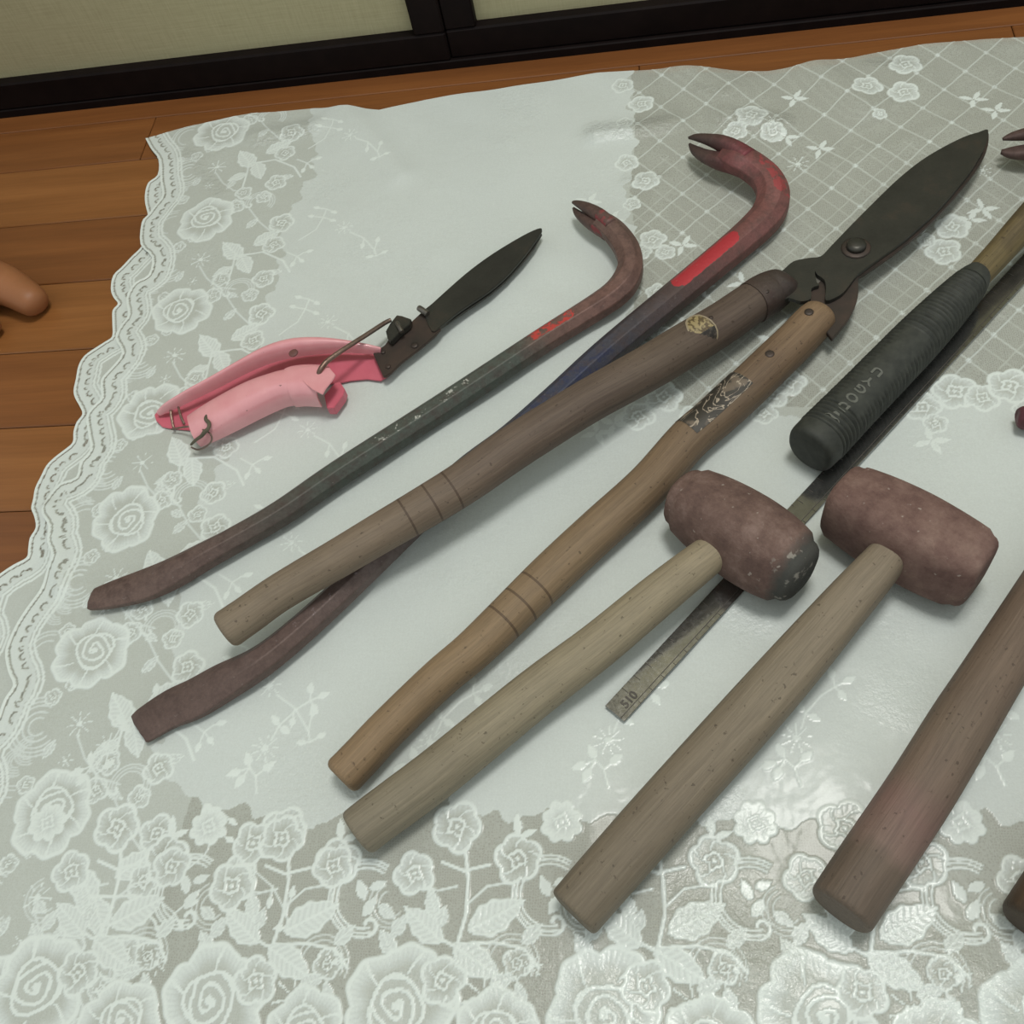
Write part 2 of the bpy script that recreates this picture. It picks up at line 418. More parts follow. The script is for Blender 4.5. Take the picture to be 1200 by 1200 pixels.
OUT = smoothpx(OUT_, 3); INN = smoothpx(INN_, 3)
FAR = [(2000, 700), (1600, 2400), (600, 2000), (-150, 1500)]
def poly_world(edge):
    e = P2(edge); t = P2(TOP)
    far = [np.array((.95, .70)), np.array((1.0, -.55)), np.array((-.30, -.60))]
    return e[::-1]+t[1:]+far
def inpoly(X, Y, poly):
    ins = np.zeros(X.shape, bool); P = poly; n = len(P)
    for i in range(n):
        x0, y0 = P[i]; x1, y1 = P[(i+1) % n]
        if y0 == y1: continue
        c = ((Y < y0) != (Y < y1)) & (X < (x1-x0)*(Y-y0)/(y1-y0)+x0); ins ^= c
    return ins
def border(f, edge, strength=1.0):
    e = P2(edge); S = 0; Wd = .026
    dmin = np.full(f.D.shape, 9.0, np.float32); sarc = np.zeros(f.D.shape, np.float32)
    for a, b in zip(e, e[1:]):
        Ls = np.hypot(*(b-a)); w_ = f.win(min(a[0], b[0])-Wd, min(a[1], b[1])-Wd, max(a[0], b[0])+Wd, max(a[1], b[1])+Wd)
        if f.D[w_].size:
            dx = f.X[w_]-a[0]; dy = f.Y[w_]-a[1]; ev = b-a; t = np.clip((dx*ev[0]+dy*ev[1])/(Ls*Ls), 0, 1)
            d = np.hypot(dx-t*ev[0], dy-t*ev[1]); k = d < dmin[w_]
            dm = dmin[w_]; dm[k] = d[k]; dmin[w_] = dm; sm = sarc[w_]; sm[k] = (S+t*Ls)[k]; sarc[w_] = sm
        S += Ls
    D = f.D; on = dmin < Wd
    per = .0095; ph = (sarc/per) % 1-.5
    def setv(mask, v): D[mask] = D[mask]*(1-strength)+v*strength
    setv(on & (dmin < .0021), 1.0)
    setv(on & (dmin >= .0021) & (dmin < .0033), .12)
    setv(on & (dmin >= .0033) & (dmin < .0090), .85)
    ra = np.hypot(ph*per, dmin-.0118); up = dmin < .0122
    setv(on & (dmin >= .009) & (dmin < .0150), .80)
    setv(on & up & (ra < .0036) & (ra > .0022) & (dmin > .006), .15)
    setv(on & up & (ra <= .0022), .75)
    for d0 in (.0165, .0195): setv(on & (np.abs(dmin-d0) < .0009), .98)
    return dmin
def lace(f, full=True):
    X, Y = f.X, f.Y
    if full:
        solid = P2([(362,120),(372,200),(335,262),(330,330),(305,372),(300,430),(272,470),(268,540),(240,585),(236,660),(212,715),(206,790),(186,850),(196,905),(236,945),(330,957),(372,972),(400,955),(470,962),(520,942),(560,962),(640,955),(700,965),(760,950),(800,968),(850,958),(930,972),(1000,950),(1060,975),(1130,955),(1220,968),(1500,960),(2300,700),(1700,400),(1300,452),(1200,462),(1150,468),(1060,476),(1000,486),(940,492),(880,492),(800,482),(765,468),(742,430),(738,380),(748,330),(742,280),(735,220),(745,170),(738,120),(740,70)])
        f.D[:] = .52
        lat = P2([(738,60),(742,120),(745,170),(738,230),(748,300),(740,400),(760,460),(800,480),(1000,480),(1200,455),(1700,400),(1700,20),(1200,20)])
        inl = inpoly(X, Y, lat); f.D[inl] = .27
        bot = inpoly(X, Y, P2([(230,930),(1500,930),(1700,1900),(-100,1900)])); f.D[bot] = .30
        wx = X+.0028*np.sin(Y*190+2*np.sin(X*120))+.0015*np.sin(Y*470); wy = Y+.0028*np.sin(X*180+2*np.sin(Y*110))+.0015*np.sin(X*430)
        band = inpoly(wx, wy, solid); f.D[band] = .74
        # diagonal trellis with a knot at each crossing
        o0 = g2(801, 110); A = np.array((.0182, -.0214)); B = np.array((.0182, .0206))
        c_, s_ = math.cos(-.03), math.sin(-.03)
        rot = lambda v_: np.array((v_[0]*c_-v_[1]*s_, v_[0]*s_+v_[1]*c_)); A, B = rot(A), rot(B)
        keep = f.D.copy()
        Mi = np.linalg.inv(np.array((A, B)).T); dX, dY = X-o0[0], Y-o0[1]
        wob = .010*np.sin(dY*40)+.012*np.sin(dX*33+1)
        ua = Mi[0, 0]*dX+Mi[0, 1]*dY+wob; ub = Mi[1, 0]*dX+Mi[1, 1]*dY-wob
        da = np.abs(ua-np.round(ua)); db = np.abs(ub-np.round(ub))
        ln = np.maximum(sst(da, .036, .014), sst(db, .036, .014)); kn = sst(np.hypot(da, db), .115, .05)
        stp = sst(np.abs(np.sin(4*np.arctan2(da, db+1e-6))), .9, .3)
        f.D = np.where(inl & ~band, np.maximum(f.D, np.maximum(.62*ln, kn*(.6+.35*stp))), f.D)
        ua2 = ua+.36; ub2 = ub+.44; da = np.abs(ua2-np.round(ua2)); db = np.abs(ub2-np.round(ub2))
        ln = np.maximum(sst(da, .034, .014), sst(db, .034, .014)); near = inpoly(X, Y, P2([(745,190),(1200,165),(1700,150),(1700,900),(600,900)]))
        f.D = np.where(inl & ~band & near, np.maximum(f.D, .44*ln), f.D)
        for (x, y, r) in [(730,105,15),(752,127,17),(733,150,12),(735,195,15),(757,216,17),(741,243,11),(765,285,16),(752,300,12),(780,300,12),
                          (1015,108,19),(1060,81,20),(1058,113,19),(1030,140,9),(880,142,20),(905,160,16),(862,158,15),
                          (1067,268,17),(1115,270,19),(1105,298,19),(1085,285,10),
                          (748,492,18),(778,470,20),(760,455,14),(812,492,14),(905,466,18),(925,452,17),(895,488,14),(1060,470,16),(1080,480,18),(1117,463,22),(1150,470,17),(1182,456,22),(1200,485,12),(1095,500,12),
                          (700,540,1),(770,345,13),(758,372,14),(775,395,12),(755,415,15),(842,478,14)]:
            if r > 2:
                c = g2(x, y); flower(f, c, r*.00066, x*.37+y, 5, .5)
        for (x, y, a) in [(690,240,1),(715,262,1),(800,292,1),(820,340,0),(930,120,1),(920,165,0),(960,178,1),(1140,120,1),(1165,135,1),(1135,262,1),(1150,250,0),(870,335,0),(905,402,1),(720,500,1),(700,510,0),(985,500,1),(1090,520,0)]:
            c = g2(x, y)
            for k in range(4): 
                an = a+k*1.7; leaf(f, c+.006*np.array((math.cos(an), math.sin(an))), .011, .0042, an, False, .95)
        for (x, y, r) in [(935,195,12),(1150,205,9),(905,150,11)]: star(f, g2(x, y), r*.0007, 8, .3)
        # left border units: one repeat every 10 cm
        ref = g2(215, 367)
        rosesL = [(262,160),(244,262),(215,367),(180,485),(150,610),(110,767),(65,954)]
        last = g2(65, 954); rW = [g2(*p) for p in rosesL]+[last+np.array((.008, -.1)), last+np.array((.016, -.2))]
        off = lambda x, y: g2(x, y)-ref
        for i, R0 in enumerate(rW):
            j = i*1.3
            arcs(f, R0+off(168, 425), .019, 1.2, 5.6, (1, .86, .72, .5, .3), .0012, .85)
            arcs(f, R0+off(172, 372), .017, 1.4, 4.6, (1, .85, .6), .0011, .82)
            arcs(f, R0+off(282, 345), .013, -.6, 3.4, (1, .84, .68), .0009, .85, True)
            for (x, y, L, a) in [(246,408,.030,2.2),(262,428,.026,-1.2),(290,392,.026,.5),(233,437,.018,3.6)]:
                leaf(f, R0+off(x, y), L, L*.55, a+.15*math.sin(j))
            star(f, R0+off(207, 420), .0085, 8, j)
            for (x, y, r) in ((143,398,.010),(137,428,.010),(150,452,.009),(190,330,.009)): arcs(f, R0+off(x, y), r, 1.5, 5.2, (1, .8, .6, .4), .0010, .80)
            for (x, y, r) in ((252,350,.0085),(181,402,.006),(198,392,.0045),(268,470,.0075),(160,468,.006)): flower(f, R0+off(x, y), r, x+j)
            for (x, y, L, a) in ((225,448,.014,-2.0),(180,440,.013,1.2),(300,440,.013,.2),(160,405,.011,2.4),(272,372,.014,.9),(246,470,.012,-.4)): leaf(f, R0+off(x, y), L, L*.5, a, True, .75)
            f.stroke([R0+off(205, 428), R0+off(214, 445), R0+off(228, 458), R0+off(250, 462)], .0012, .9)
            f.stroke([R0+off(252, 340), R0+off(268, 352), R0+off(280, 370), R0+off(296, 385)], .0012, .9)
            star(f, R0+off(196, 448), .0045, 6, j)
            f.stroke([R0+off(255, 415), R0+off(285, 412), R0+off(310, 425), R0+off(318, 440)], .0016, 1)
            f.stroke([R0+off(250, 415), R0+off(244, 440), R0+off(240, 455)], .0016, 1)
            rose(f, R0, .0255, j+.4)
            flower(f, R0+off(308, 372), .0115, j); flower(f, R0+off(298, 402), .010, j+1, 5); flower(f, R0+off(285, 448), .010, j+2)
            flower(f, R0+off(262, 332), .008, j+2)
            r2 = g2(244, 262); o2 = lambda x, y: R0+g2(x, y)-r2
            sprig(f, [o2(352, 285), o2(372, 272), o2(380, 258), o2(384, 248)], [o2(392, 262), o2(366, 256), o2(393, 252), o2(372, 246)], L=.006)
            star(f, o2(405, 271), .0075, 8, .2)
            sprig(f, [o2(412, 276), o2(428, 283), o2(440, 296), o2(442, 303)], [o2(444, 284), o2(426, 292), o2(452, 298), o2(434, 304)], L=.006)
            sprig(f, [o2(338, 300), o2(350, 305), o2(358, 300)], [o2(356, 310), o2(365, 298), o2(345, 315)], L=.006)
        # bottom border units
        ref2 = g2(471, 1175); base = [g2(40, 1162), g2(146, 1170), g2(254, 1175), g2(471, 1175), g2(708, 1183)]
        b3 = g2(708, 1183); base = [g2(254, 1175)-np.array((.2, 0)), g2(254, 1175)-np.array((.1, 0)), g2(254, 1175), g2(471, 1175), b3, b3+np.array((.1, .002)), b3+np.array((.2, .004)), b3+np.array((.3, .006)), b3+np.array((.4, .008))]
        for i, R0 in enumerate(base):
            if i < 1: continue
            j = i*.9; o2 = lambda x, y: R0+g2(x, y)-ref2
            arcs(f, o2(645, 1050), .0195, 1.0, 5.0, (1, .90, .78), .0012, 1, True)
            for (x, y, L, a) in [(640,1040,.012,2),(652,1060,.012,1.0),(660,1035,.010,.4)]: leaf(f, o2(x, y), L, L*.5, a, False, .9)
            f.stroke([o2(537, 1108), o2(548, 1070), o2(550, 1030), o2(546, 985)], .0020, 1)
            f.stroke([o2(500, 1090), o2(530, 1108), o2(580, 1105), o2(615, 1112), o2(632, 1135)], .0018, 1)
            for (x, y, L, a) in [(583,1074,.033,.5),(497,1084,.028,2.5),(560,1128,.030,-.5),(508,1058,.016,1.9),(602,1128,.013,-1.2)]:
                leaf(f, o2(x, y), L, L*.52, a)
            flower(f, o2(607, 1130), .008, j, 4, .3)
            star(f, o2(571, 1171), .0125, 8, .2); star(f, o2(395, 1128), .0065, 8, .2)
            for (x, y, L, a) in ((455,1105,.016,2.2),(470,1085,.014,1.0),(625,1095,.014,.8),(520,1075,.012,1.4),(590,1150,.014,.3),(455,1070,.012,-.6),(610,1165,.013,1.9)): leaf(f, o2(x, y), L, L*.55, a, True, .8)
            arcs(f, o2(600, 1130), .014, -.4, 3.2, (1, .82), .0009, .8); arcs(f, o2(460, 1060), .012, 2.0, 5.6, (1, .8, .55), .0009, .8)
            f.stroke([o2(537, 1040), o2(515, 1045), o2(498, 1040)], .0013, .95); f.stroke([o2(550, 1060), o2(572, 1040), o2(600, 1035)], .0013, .95)
            rose(f, R0, .0285, j+1.2, 5); flower(f, o2(520, 1150), .0125, j)
            rose(f, o2(585, 1215), .022, j)
            if i >= 1:
                flower(f, o2(537, 971), .0145, 1.2, 5, .45); flower(f, o2(608, 1008), .0135, .5, 5, .35); flower(f, o2(487, 1025), .0120, 2, 5, .5)
                flower(f, o2(445, 965), .0115, 2, 8, .72)
                f.stroke([o2(520, 1012), o2(545, 1022), o2(575, 1015)], .0018, 1)
                leaf(f, o2(608, 968), .012, .005, 1.7, False, 1); leaf(f, o2(622, 978), .010, .004, .4, False, 1)
                sprig(f, [o2(500, 925), o2(497, 905), o2(489, 895)], [o2(470, 902), o2(486, 885), o2(512, 893), o2(478, 912)], L=.008)
                star(f, o2(505, 872), .0085, 9, .1)
                sprig(f, [o2(512, 862), o2(520, 845), o2(540, 825), o2(556, 815)], [o2(572, 808), o2(555, 800), o2(562, 825), o2(515, 838), o2(528, 850)], L=.007)
        # corner rose cluster where the two borders meet
        for (x, y, r) in [(204,1017,13),(275,1040,15),(300,990,14),(333,985,15),(393,1017,13)]: flower(f, g2(x, y), r*.0009, x, 5, .45)
    else:
        f.D[:] = .55
def band_noise(f, X, Y): pass

BLKN = 8; H0 = .00086
def cloth(name, edge, full, zbase, parent, mat, label=None):
    poly = poly_world(edge); step = H0*BLKN
    if full: xs_f, ys_f = (-.56, .40), (-.02, .86)
    else: xs_f, ys_f = (-.56, -.24), (-.02, .80)
    st = H0
    xs = np.arange(-.62, 1.0+step, st); ys = np.arange(-.61, .90, st)
    nx = (len(xs)-1)//BLKN*BLKN+1; ny = (len(ys)-1)//BLKN*BLKN+1; xs, ys = xs[:nx], ys[:ny]
    # work window for the fine field
    i0 = int((xs_f[0]-xs[0])/step)*BLKN; i1 = int((xs_f[1]-xs[0])/step)*BLKN
    j0 = int((ys_f[0]-ys[0])/step)*BLKN; j1 = int((ys_f[1]-ys[0])/step)*BLKN
    f = Fld(xs[i0:i1+1], ys[j0:j1+1], True)
    lace(f, full)
    dm = border(f, edge)
    D = np.full((ny, nx), .45 if full else .6, np.float32); D[j0:j1+1, i0:i1+1] = f.D
    X, Y = np.meshgrid(xs, ys)
    if not full:                                # the under layer stops short near the front: one thickness of net on wood there
        c0 = g2(575, 1130); dd = np.hypot((X-c0[0])/1.15, Y-c0[1]); D -= (.75*np.exp(-(dd/.085)**4)).astype(np.float32)
    # which blocks are fine: projected inside frame + margin
    bx = xs[:-1:BLKN]+step/2; by = ys[:-1:BLKN]+step/2; BX, BY = np.meshgrid(bx, by)
    d = np.stack([BX, BY, np.full(BX.shape, -HC)], -1); zz = d@np.array(FW); zz[zz < .05] = .05
    px = 600+F*(d@np.array(RT))/zz; py = 600-F*(d@np.array(UP))/zz
    fb = (px > -30) & (px < 1230) & (py > -30) & (py < 1230)
    J, I = np.indices(fb.shape); J *= BLKN; I *= BLKN
    fb &= (I >= i0) & (I+BLKN <= i1) & (J >= j0) & (J+BLKN <= j1)
    if not full:
        e = np.array(P2(edge)); dd = np.min(np.hypot(BX[..., None]-e[:, 0], BY[..., None]-e[:, 1]), -1); fb &= dd < .07
    inside = inpoly(X, Y, poly)
    quads = []
    idx = np.arange(ny*nx).reshape(ny, nx)
    fmask = np.repeat(np.repeat(fb, BLKN, 0), BLKN, 1)
    ins = inside
    cell = fmask & (ins[:-1, :-1] | ins[1:, 1:] | ins[:-1, 1:] | ins[1:, :-1])
    jj, ii = np.nonzero(cell)
    quads.append(np.stack([idx[jj, ii], idx[jj, ii+1], idx[jj+1, ii+1], idx[jj+1, ii]], 1))
    cb = ~fb & ins[::BLKN, ::BLKN][:-1, :-1] & ins[::BLKN, ::BLKN][1:, 1:]
    jj, ii = np.nonzero(cb); jj = jj*BLKN; ii = ii*BLKN
    quads.append(np.stack([idx[jj, ii], idx[jj, ii+BLKN], idx[jj+BLKN, ii+BLKN], idx[jj+BLKN, ii]], 1))
    Q = np.concatenate(quads); used, inv = np.unique(Q, return_inverse=True); Q = inv.reshape(Q.shape)
    # cells cut by the outline: pull outside vertices onto the outline
    vx = X.ravel()[used].copy(); vy = Y.ravel()[used].copy(); vin = ins.ravel()[used]
    out = np.nonzero(~vin)[0]; P = np.array(poly); A = P; B = np.roll(P, -1, 0)
    ox, oy = vx[out], vy[out]; best = np.full(len(out), 9.); qx = ox.copy(); qy = oy.copy()
    for a, b in zip(A, B):
        e = b-a; L2 = (e**2).sum()
        if L2 < 1e-12: continue
        t = np.clip(((ox-a[0])*e[0]+(oy-a[1])*e[1])/L2, 0, 1); xx = a[0]+t*e[0]; yy = a[1]+t*e[1]; dd = np.hypot(xx-ox, yy-oy)
        k = dd < best; best[k] = dd[k]; qx[k] = xx[k]; qy[k] = yy[k]
    vx[out] = qx; vy[out] = qy
    d_ = D.ravel()[used]
    if full: d_ = d_.copy()
    z = zbase+.0004*d_+wrinkle(vx, vy)
    me = bpy.data.meshes.new(name)
    me.vertices.add(len(vx)); me.vertices.foreach_set('co', np.stack([vx, vy, z], 1).astype(np.float32).ravel())
    n = len(Q); me.loops.add(n*4); me.loops.foreach_set('vertex_index', Q.astype(np.int32).ravel())
    me.polygons.add(n); me.polygons.foreach_set('loop_start', np.arange(0, n*4, 4, dtype=np.int32))
    me.update(calc_edges=True)
    me.polygons.foreach_set('use_smooth', [True]*n)
    a = me.attributes.new('thread', 'FLOAT', 'POINT'); a.data.foreach_set('value', d_.astype(np.float32))
    cr = np.zeros(len(vx))
    for (p0, p1, wd, amp) in (((700, 160), (775, 155), .011, 1.2), ((855, 150), (915, 150), .012, 1.1), ((305, 172), (365, 158), .009, 1), ((735, 215), (775, 212), .007, .8), ((225, 185), (260, 230), .010, .6), ((1020, 82), (1070, 80), .008, .7), ((820, 1075), (900, 1120), .02, .5), ((1060, 1130), (1200, 1180), .018, .5), ((590, 1120), (700, 1190), .02, .35), ((820, 110), (850, 118), .006, .7)):
        a, b = g2(*p0), g2(*p1); e = b-a; t_ = np.clip(((vx-a[0])*e[0]+(vy-a[1])*e[1])/(e@e), 0, 1); cr += amp*np.exp(-((vx-a[0]-t_*e[0])**2+(vy-a[1]-t_*e[1])**2)/wd**2)
    a = me.attributes.new('crumple', 'FLOAT', 'POINT'); a.data.foreach_set('value', cr.astype(np.float32))
    me.materials.append(mat)
    o = bpy.data.objects.new(name, me); C.objects.link(o); o.parent = parent
    print(name, len(vx), n)
    return o
TOPW = None
def wrinkle(x, y):
    global TOPW
    z = .0006*np.sin(x*34+y*21+1.2*np.sin(y*13))+.0005*np.sin(x*-22+y*47+2*np.sin(x*9))+.0003*np.sin(x*95+y*60+3*np.sin(y*24))
    def ridge(px0, px1, wd, h):
        a, b = g2(*px0), g2(*px1); e = b-a; L = np.hypot(*e); t = ((x-a[0])*e[0]+(y-a[1])*e[1])/L/L
        dx = x-a[0]-np.clip(t, 0, 1)*e[0]; dy = y-a[1]-np.clip(t, 0, 1)*e[1]
        return h*np.exp(-(dx*dx+dy*dy)/wd**2)
    z = z+ridge((405, 128), (470, 210), .014, .0035)+ridge((810, 84), (850, 110), .02, .004)-0
    z = z+ridge((700, 165), (790, 150), .010, .0030)+ridge((850, 140), (915, 150), .012, .0030)+ridge((300, 165), (370, 150), .010, .0030)
    z = z+ridge((950, 78), (1010, 130), .016, .004)+ridge((60, 600), (75, 690), .007, .003)+ridge((1000, 195), (1200, 130), .02, .0015)
    z = z+ridge((780, 1095), (980, 1180), .014, .0018)+ridge((1120, 1130), (1200, 1190), .012, .002)
    return z
def cloth_mat(name, gain=1.0):
    M = NM(name, .55, 0, .4); v = M.coord(); t = M.attr('thread', 'Fac')
    n = M.noise(v, 900, 2, .6); vo = M.new('ShaderNodeTexVoronoi', feature='DISTANCE_TO_EDGE'); M.link(v, vo.inputs['Vector']); vo.inputs['Scale'].default_value = 720; vo.inputs['Randomness'].default_value = .55
    mesh_ = M.math('MULTIPLY', M.math('SUBTRACT', M.math('LESS_THAN', vo.outputs['Distance'], .13), .45), M.math('MAXIMUM', M.math('SUBTRACT', .70, t), 0))
    tn = M.math('ADD', M.math('ADD', t, M.math('MULTIPLY', M.math('SUBTRACT', n, .5), .20)), M.math('MULTIPLY', mesh_, .24))
    weave = M.noise(M.mapv(v, (900, 60, 1)), 1, 3, .7); weave2 = M.noise(M.mapv(v, (60, 900, 1)), 1, 3, .7)
    col = M.ramp(tn, [(0, (150, 150, 138)), (.25, (176, 178, 168)), (.5, (188, 193, 185)), (.74, (202, 209, 205)), (1, (218, 226, 221))])
    col = M.mix(.12, col, M.ramp(M.math('MULTIPLY', M.math('ADD', weave, weave2), .5), [(.35, BW(.75)), (.6, BW(1))]), 'MULTIPLY')
    M.base(col)
    al = M.ramp(tn, [(0, BW(.3 if gain == 1 else .12)), (.25, BW(.80)), (.5, BW(.92)), (.8, BW(1.0))])
    M.link(al, M.b.inputs['Alpha'])
    fold = M.noise(v, 30, 3, .5, .3)
    msk = M.ramp(M.noise(v, 11, 2, .5), [(.50, BW(.04)), (.66, BW(1))])
    crk = M.math('MULTIPLY', M.noise(v, 330, 3, .65), M.math('MULTIPLY', msk, .8))
    crk = M.math('ADD', crk, M.math('MULTIPLY', M.noise(v, 210, 4, .6), M.math('MULTIPLY', M.attr('crumple', 'Fac'), 3.0)))
    h = M.math('ADD', M.math('MULTIPLY', fold, 1.0), M.math('ADD', M.math('MULTIPLY', crk, .85), M.math('MULTIPLY', t, .25)))
    M.bump(h, .5, .0022)
    M.link(M.b.inputs['Normal'].links[0].from_socket, M.b.inputs['Coat Normal']); M.link(M.math('MINIMUM', M.math('ADD', M.math('MULTIPLY', M.attr('crumple', 'Fac'), .9), .24), 1.0), M.b.inputs['Coat Weight']); M.b.inputs['Coat Roughness'].default_value = .14
    M.b.inputs['Sheen Weight'].default_value = .1
    return M.m
tc = thing('tablecloth', 'white floral lace tablecloth folded double on the wooden floor, under all the tools', 'tablecloth', (0, 0, 0))
low = cloth('lower_layer', OUT, False, .0015, tc, cloth_mat('lace_cloth_lower', .8))
upl = cloth('upper_layer', INN, True, .0034, tc, cloth_mat('lace_cloth_upper'))
ZC = .0052

# ------------------------------------------------------------------ crowbars
def claw_data(A, B, root):
    """two prongs as joined lofts"""
    V = []; Fc = []; lc = []; lt = []
    for st in (A, B):
        v, f, l, t = loft_data(path(st, 4), 'soft', 14)
        n = len(V); V += v; Fc += [tuple(i+n for i in q) for q in f]; lc += l; lt += t
    return V, Fc, lc, lt
def claw(A, B, mat, parent):
    V, Fc, lc, lt = claw_data(A, B, None)
    return mesh_obj('claw', V, Fc, mat, parent, True, {'lc': ('FLOAT_VECTOR', lc), 'lt': ('FLOAT', lt)})

small_m = rust_mat('rusty_green_grey_bar', [(0, (108, 88, 80)), (.16, (102, 84, 78)), (.28, (84, 80, 74)), (.36, (78, 84, 77)), (.66, (80, 86, 79)), (.72, (110, 86, 78)), (.80, (118, 88, 80)), (1, (110, 88, 80))],
                   patches=[(.690, .770, (188, 66, 60), .95, -.0065, .0030, .46), (.40, .60, (196, 196, 188), .8, -.002, .004, .565)], speck_amt=.25)
sc = thing('crowbar', 'smaller rusty crowbar with scraps of red paint below its hook, leftmost long bar', 'crowbar', at(420, 540, 0))
r_ = .0085
loft('bar', [(108,703,ZC+.004,13,.0025),(112,702,ZC+.0045,15,.0035),(135,696,ZC+.005,19,.0045),(172,685,ZC+.006,22,.006),(205,671,ZC+.008,20,.0085),(245,649,ZC+.009,17,.009),(275,633,ZC+.009,16,.009),(330,601,ZC+.009,16,.009),(400,553,ZC+.009,16.5,.009),(520,476,ZC+.009,16.3,.009),(635,400,ZC+.009,15.6,.009),(670,378,ZC+.009,16,.009),(700,359,ZC+.010,16.5,.009),(720,345,ZC+.010,17,.0095),(733,330,ZC+.011,17,.0095),(739,311,ZC+.012,15.5,.009),(734,291,ZC+.013,15.5,.0085),(722,274,ZC+.014,15,.0080),(711,264,ZC+.015,14,.0075),(703,258,ZC+.016,12.5,.006)], small_m, sc, 'oct', n=5)
claw([(716,265,ZC+.018,8,.006),(703,253,ZC+.019,8,.005),(689,244,ZC+.018,6.5,.0035),(677,238.5,ZC+.016,4,.002),(671,237,ZC+.015,1.5,.001)],
     [(712,273,ZC+.013,8,.006),(699,265,ZC+.013,8,.005),(686,257,ZC+.012,6.5,.0035),(677,250,ZC+.011,4.5,.002),(672,244,ZC+.011,1.5,.001)],
     rust_mat('rusty_claw', [(0, (105, 80, 74)), (.6, (96, 78, 72)), (1, (82, 68, 62))], patches=[(.0, .3, (150, 60, 66), .6, -.01, .01, .5)], speck_amt=.2), sc)

big_m = rust_mat('rusty_blue_and_red_bar', [(0, (98, 80, 74)), (.16, (100, 82, 76)), (.26, (104, 90, 86)), (.34, (94, 86, 84)), (.46, (68, 70, 82)), (.56, (62, 66, 84)), (.64, (70, 68, 74)), (.72, (84, 70, 68)), (.80, (112, 74, 70)), (.90, (128, 84, 80)), (1, (118, 70, 70))],
                 patches=[(.44, .62, (44, 52, 84), .6, -.004, .009, .50), (.722, .826, (178, 50, 58), .93, -.0085, .0045, .12), (.15, .33, (150, 138, 140), .6, -.001, .004, .60), (.90, .96, (170, 62, 68), .6, .0, .02, .46)], speck_amt=.22, blotch=(78, 62, 57))
bc = thing('crowbar', 'larger crowbar with bright red paint below the hook, lying under the shears handle', 'crowbar', at(540, 560, 0))
loft('bar', [(165,853,ZC+.003,22,.0022),(169,850,ZC+.0035,24,.003),(200,831,ZC+.0045,26,.004),(230,818,ZC+.006,27,.0055),(262,800,ZC+.008,25,.0080),(300,779,ZC+.0095,20,.0095),(335,753,ZC+.0095,18,.0095),(388,706,ZC+.0095,17,.0095),(468,628,ZC+.0095,17,.0095),(541,557,ZC+.0095,17,.0095),(599,513,ZC+.0095,17,.0095),(652,467,ZC+.0095,17.5,.0095),(709,415,ZC+.0095,18,.0095),(781,355,ZC+.0095,18.5,.0095),(826,318,ZC+.0095,19,.0098),(862,288,ZC+.0098,19.5,.010),(887,266,ZC+.0105,20.5,.0105),(901,249,ZC+.011,20.5,.0105),(906,230,ZC+.013,20,.0105),(899,211,ZC+.015,19,.010),(882,196,ZC+.017,19.5,.0095),(864,186,ZC+.019,19.5,.009),(848,179,ZC+.0195,14,.0055)], big_m, bc, 'oct', n=5)
claw([(876,187,ZC+.020,12,.008),(860,176,ZC+.022,10,.0075),(845,168,ZC+.023,8,.006),(830,163.5,ZC+.022,6,.004),(816,161,ZC+.020,4,.0025),(807,161.5,ZC+.018,1.3,.001)],
     [(876,197,ZC+.017,12,.008),(860,192,ZC+.0165,11,.007),(843,188.5,ZC+.016,10,.006),(827,183,ZC+.015,8.5,.004),(815,176,ZC+.014,6,.0025),(808,169,ZC+.014,1.5,.001)],
     rust_mat('dark_claw', [(0, (118, 56, 62)), (.35, (106, 66, 66)), (.6, (88, 70, 66)), (1, (72, 60, 56))], speck_amt=.2), bc)
# third crowbar: only its claw tips reach into the frame
tb = thing('crowbar', 'dark rusty crowbar claw entering at the right edge, above the hammer', 'crowbar', at(1290, 260, 0))
tm = rust_mat('dark_rust_bar', [(0, (98, 76, 70)), (1, (88, 70, 66))], speck_amt=.15)
claw([(1250,158,ZC+.022,10,.007),(1225,155,ZC+.022,9.5,.006),(1204,157,ZC+.021,7.5,.004),(1186,160,ZC+.019,5,.0025),(1175,163,ZC+.018,1.5,.001)],
     [(1250,180,ZC+.013,12,.007),(1225,178,ZC+.012,11,.006),(1204,178.5,ZC+.012,10,.0045),(1185,179,ZC+.011,8,.003),(1173,178,ZC+.011,2.5,.0015)], tm, tb)
loft('bar', [(1238,170,ZC+.018,18,.008),(1262,172,ZC+.014,20,.010),(1300,180,ZC+.0095,20,.010),(1332,200,ZC+.0095,20,.010),(1350,232,ZC+.0095,20,.0098),(1362,280,ZC+.0095,19,.0095),(1395,350,ZC+.0095,19,.0095),(1460,470,ZC+.0095,19,.0095)], tm, tb, 'oct', n=5)
rb = thing('metal_bar', 'rounded dark red bar tip at the right edge, beside the mallet heads', 'metal bar', at(1260, 486, 0))
loft('bar_shaft', [(1192,491,ZC+.009,5,.003),(1194,491,ZC+.009,10,.006),(1199,490,ZC+.009,13,.008),(1215,488,ZC+.009,14,.0085),(1260,478,ZC+.009,14,.0085),(1290,468,ZC+.009,14,.0085)], rust_mat('dark_red_paint', [(0, (104, 58, 66)), (1, (98, 56, 60))], speck_amt=.1), rb, 'round', n=4)

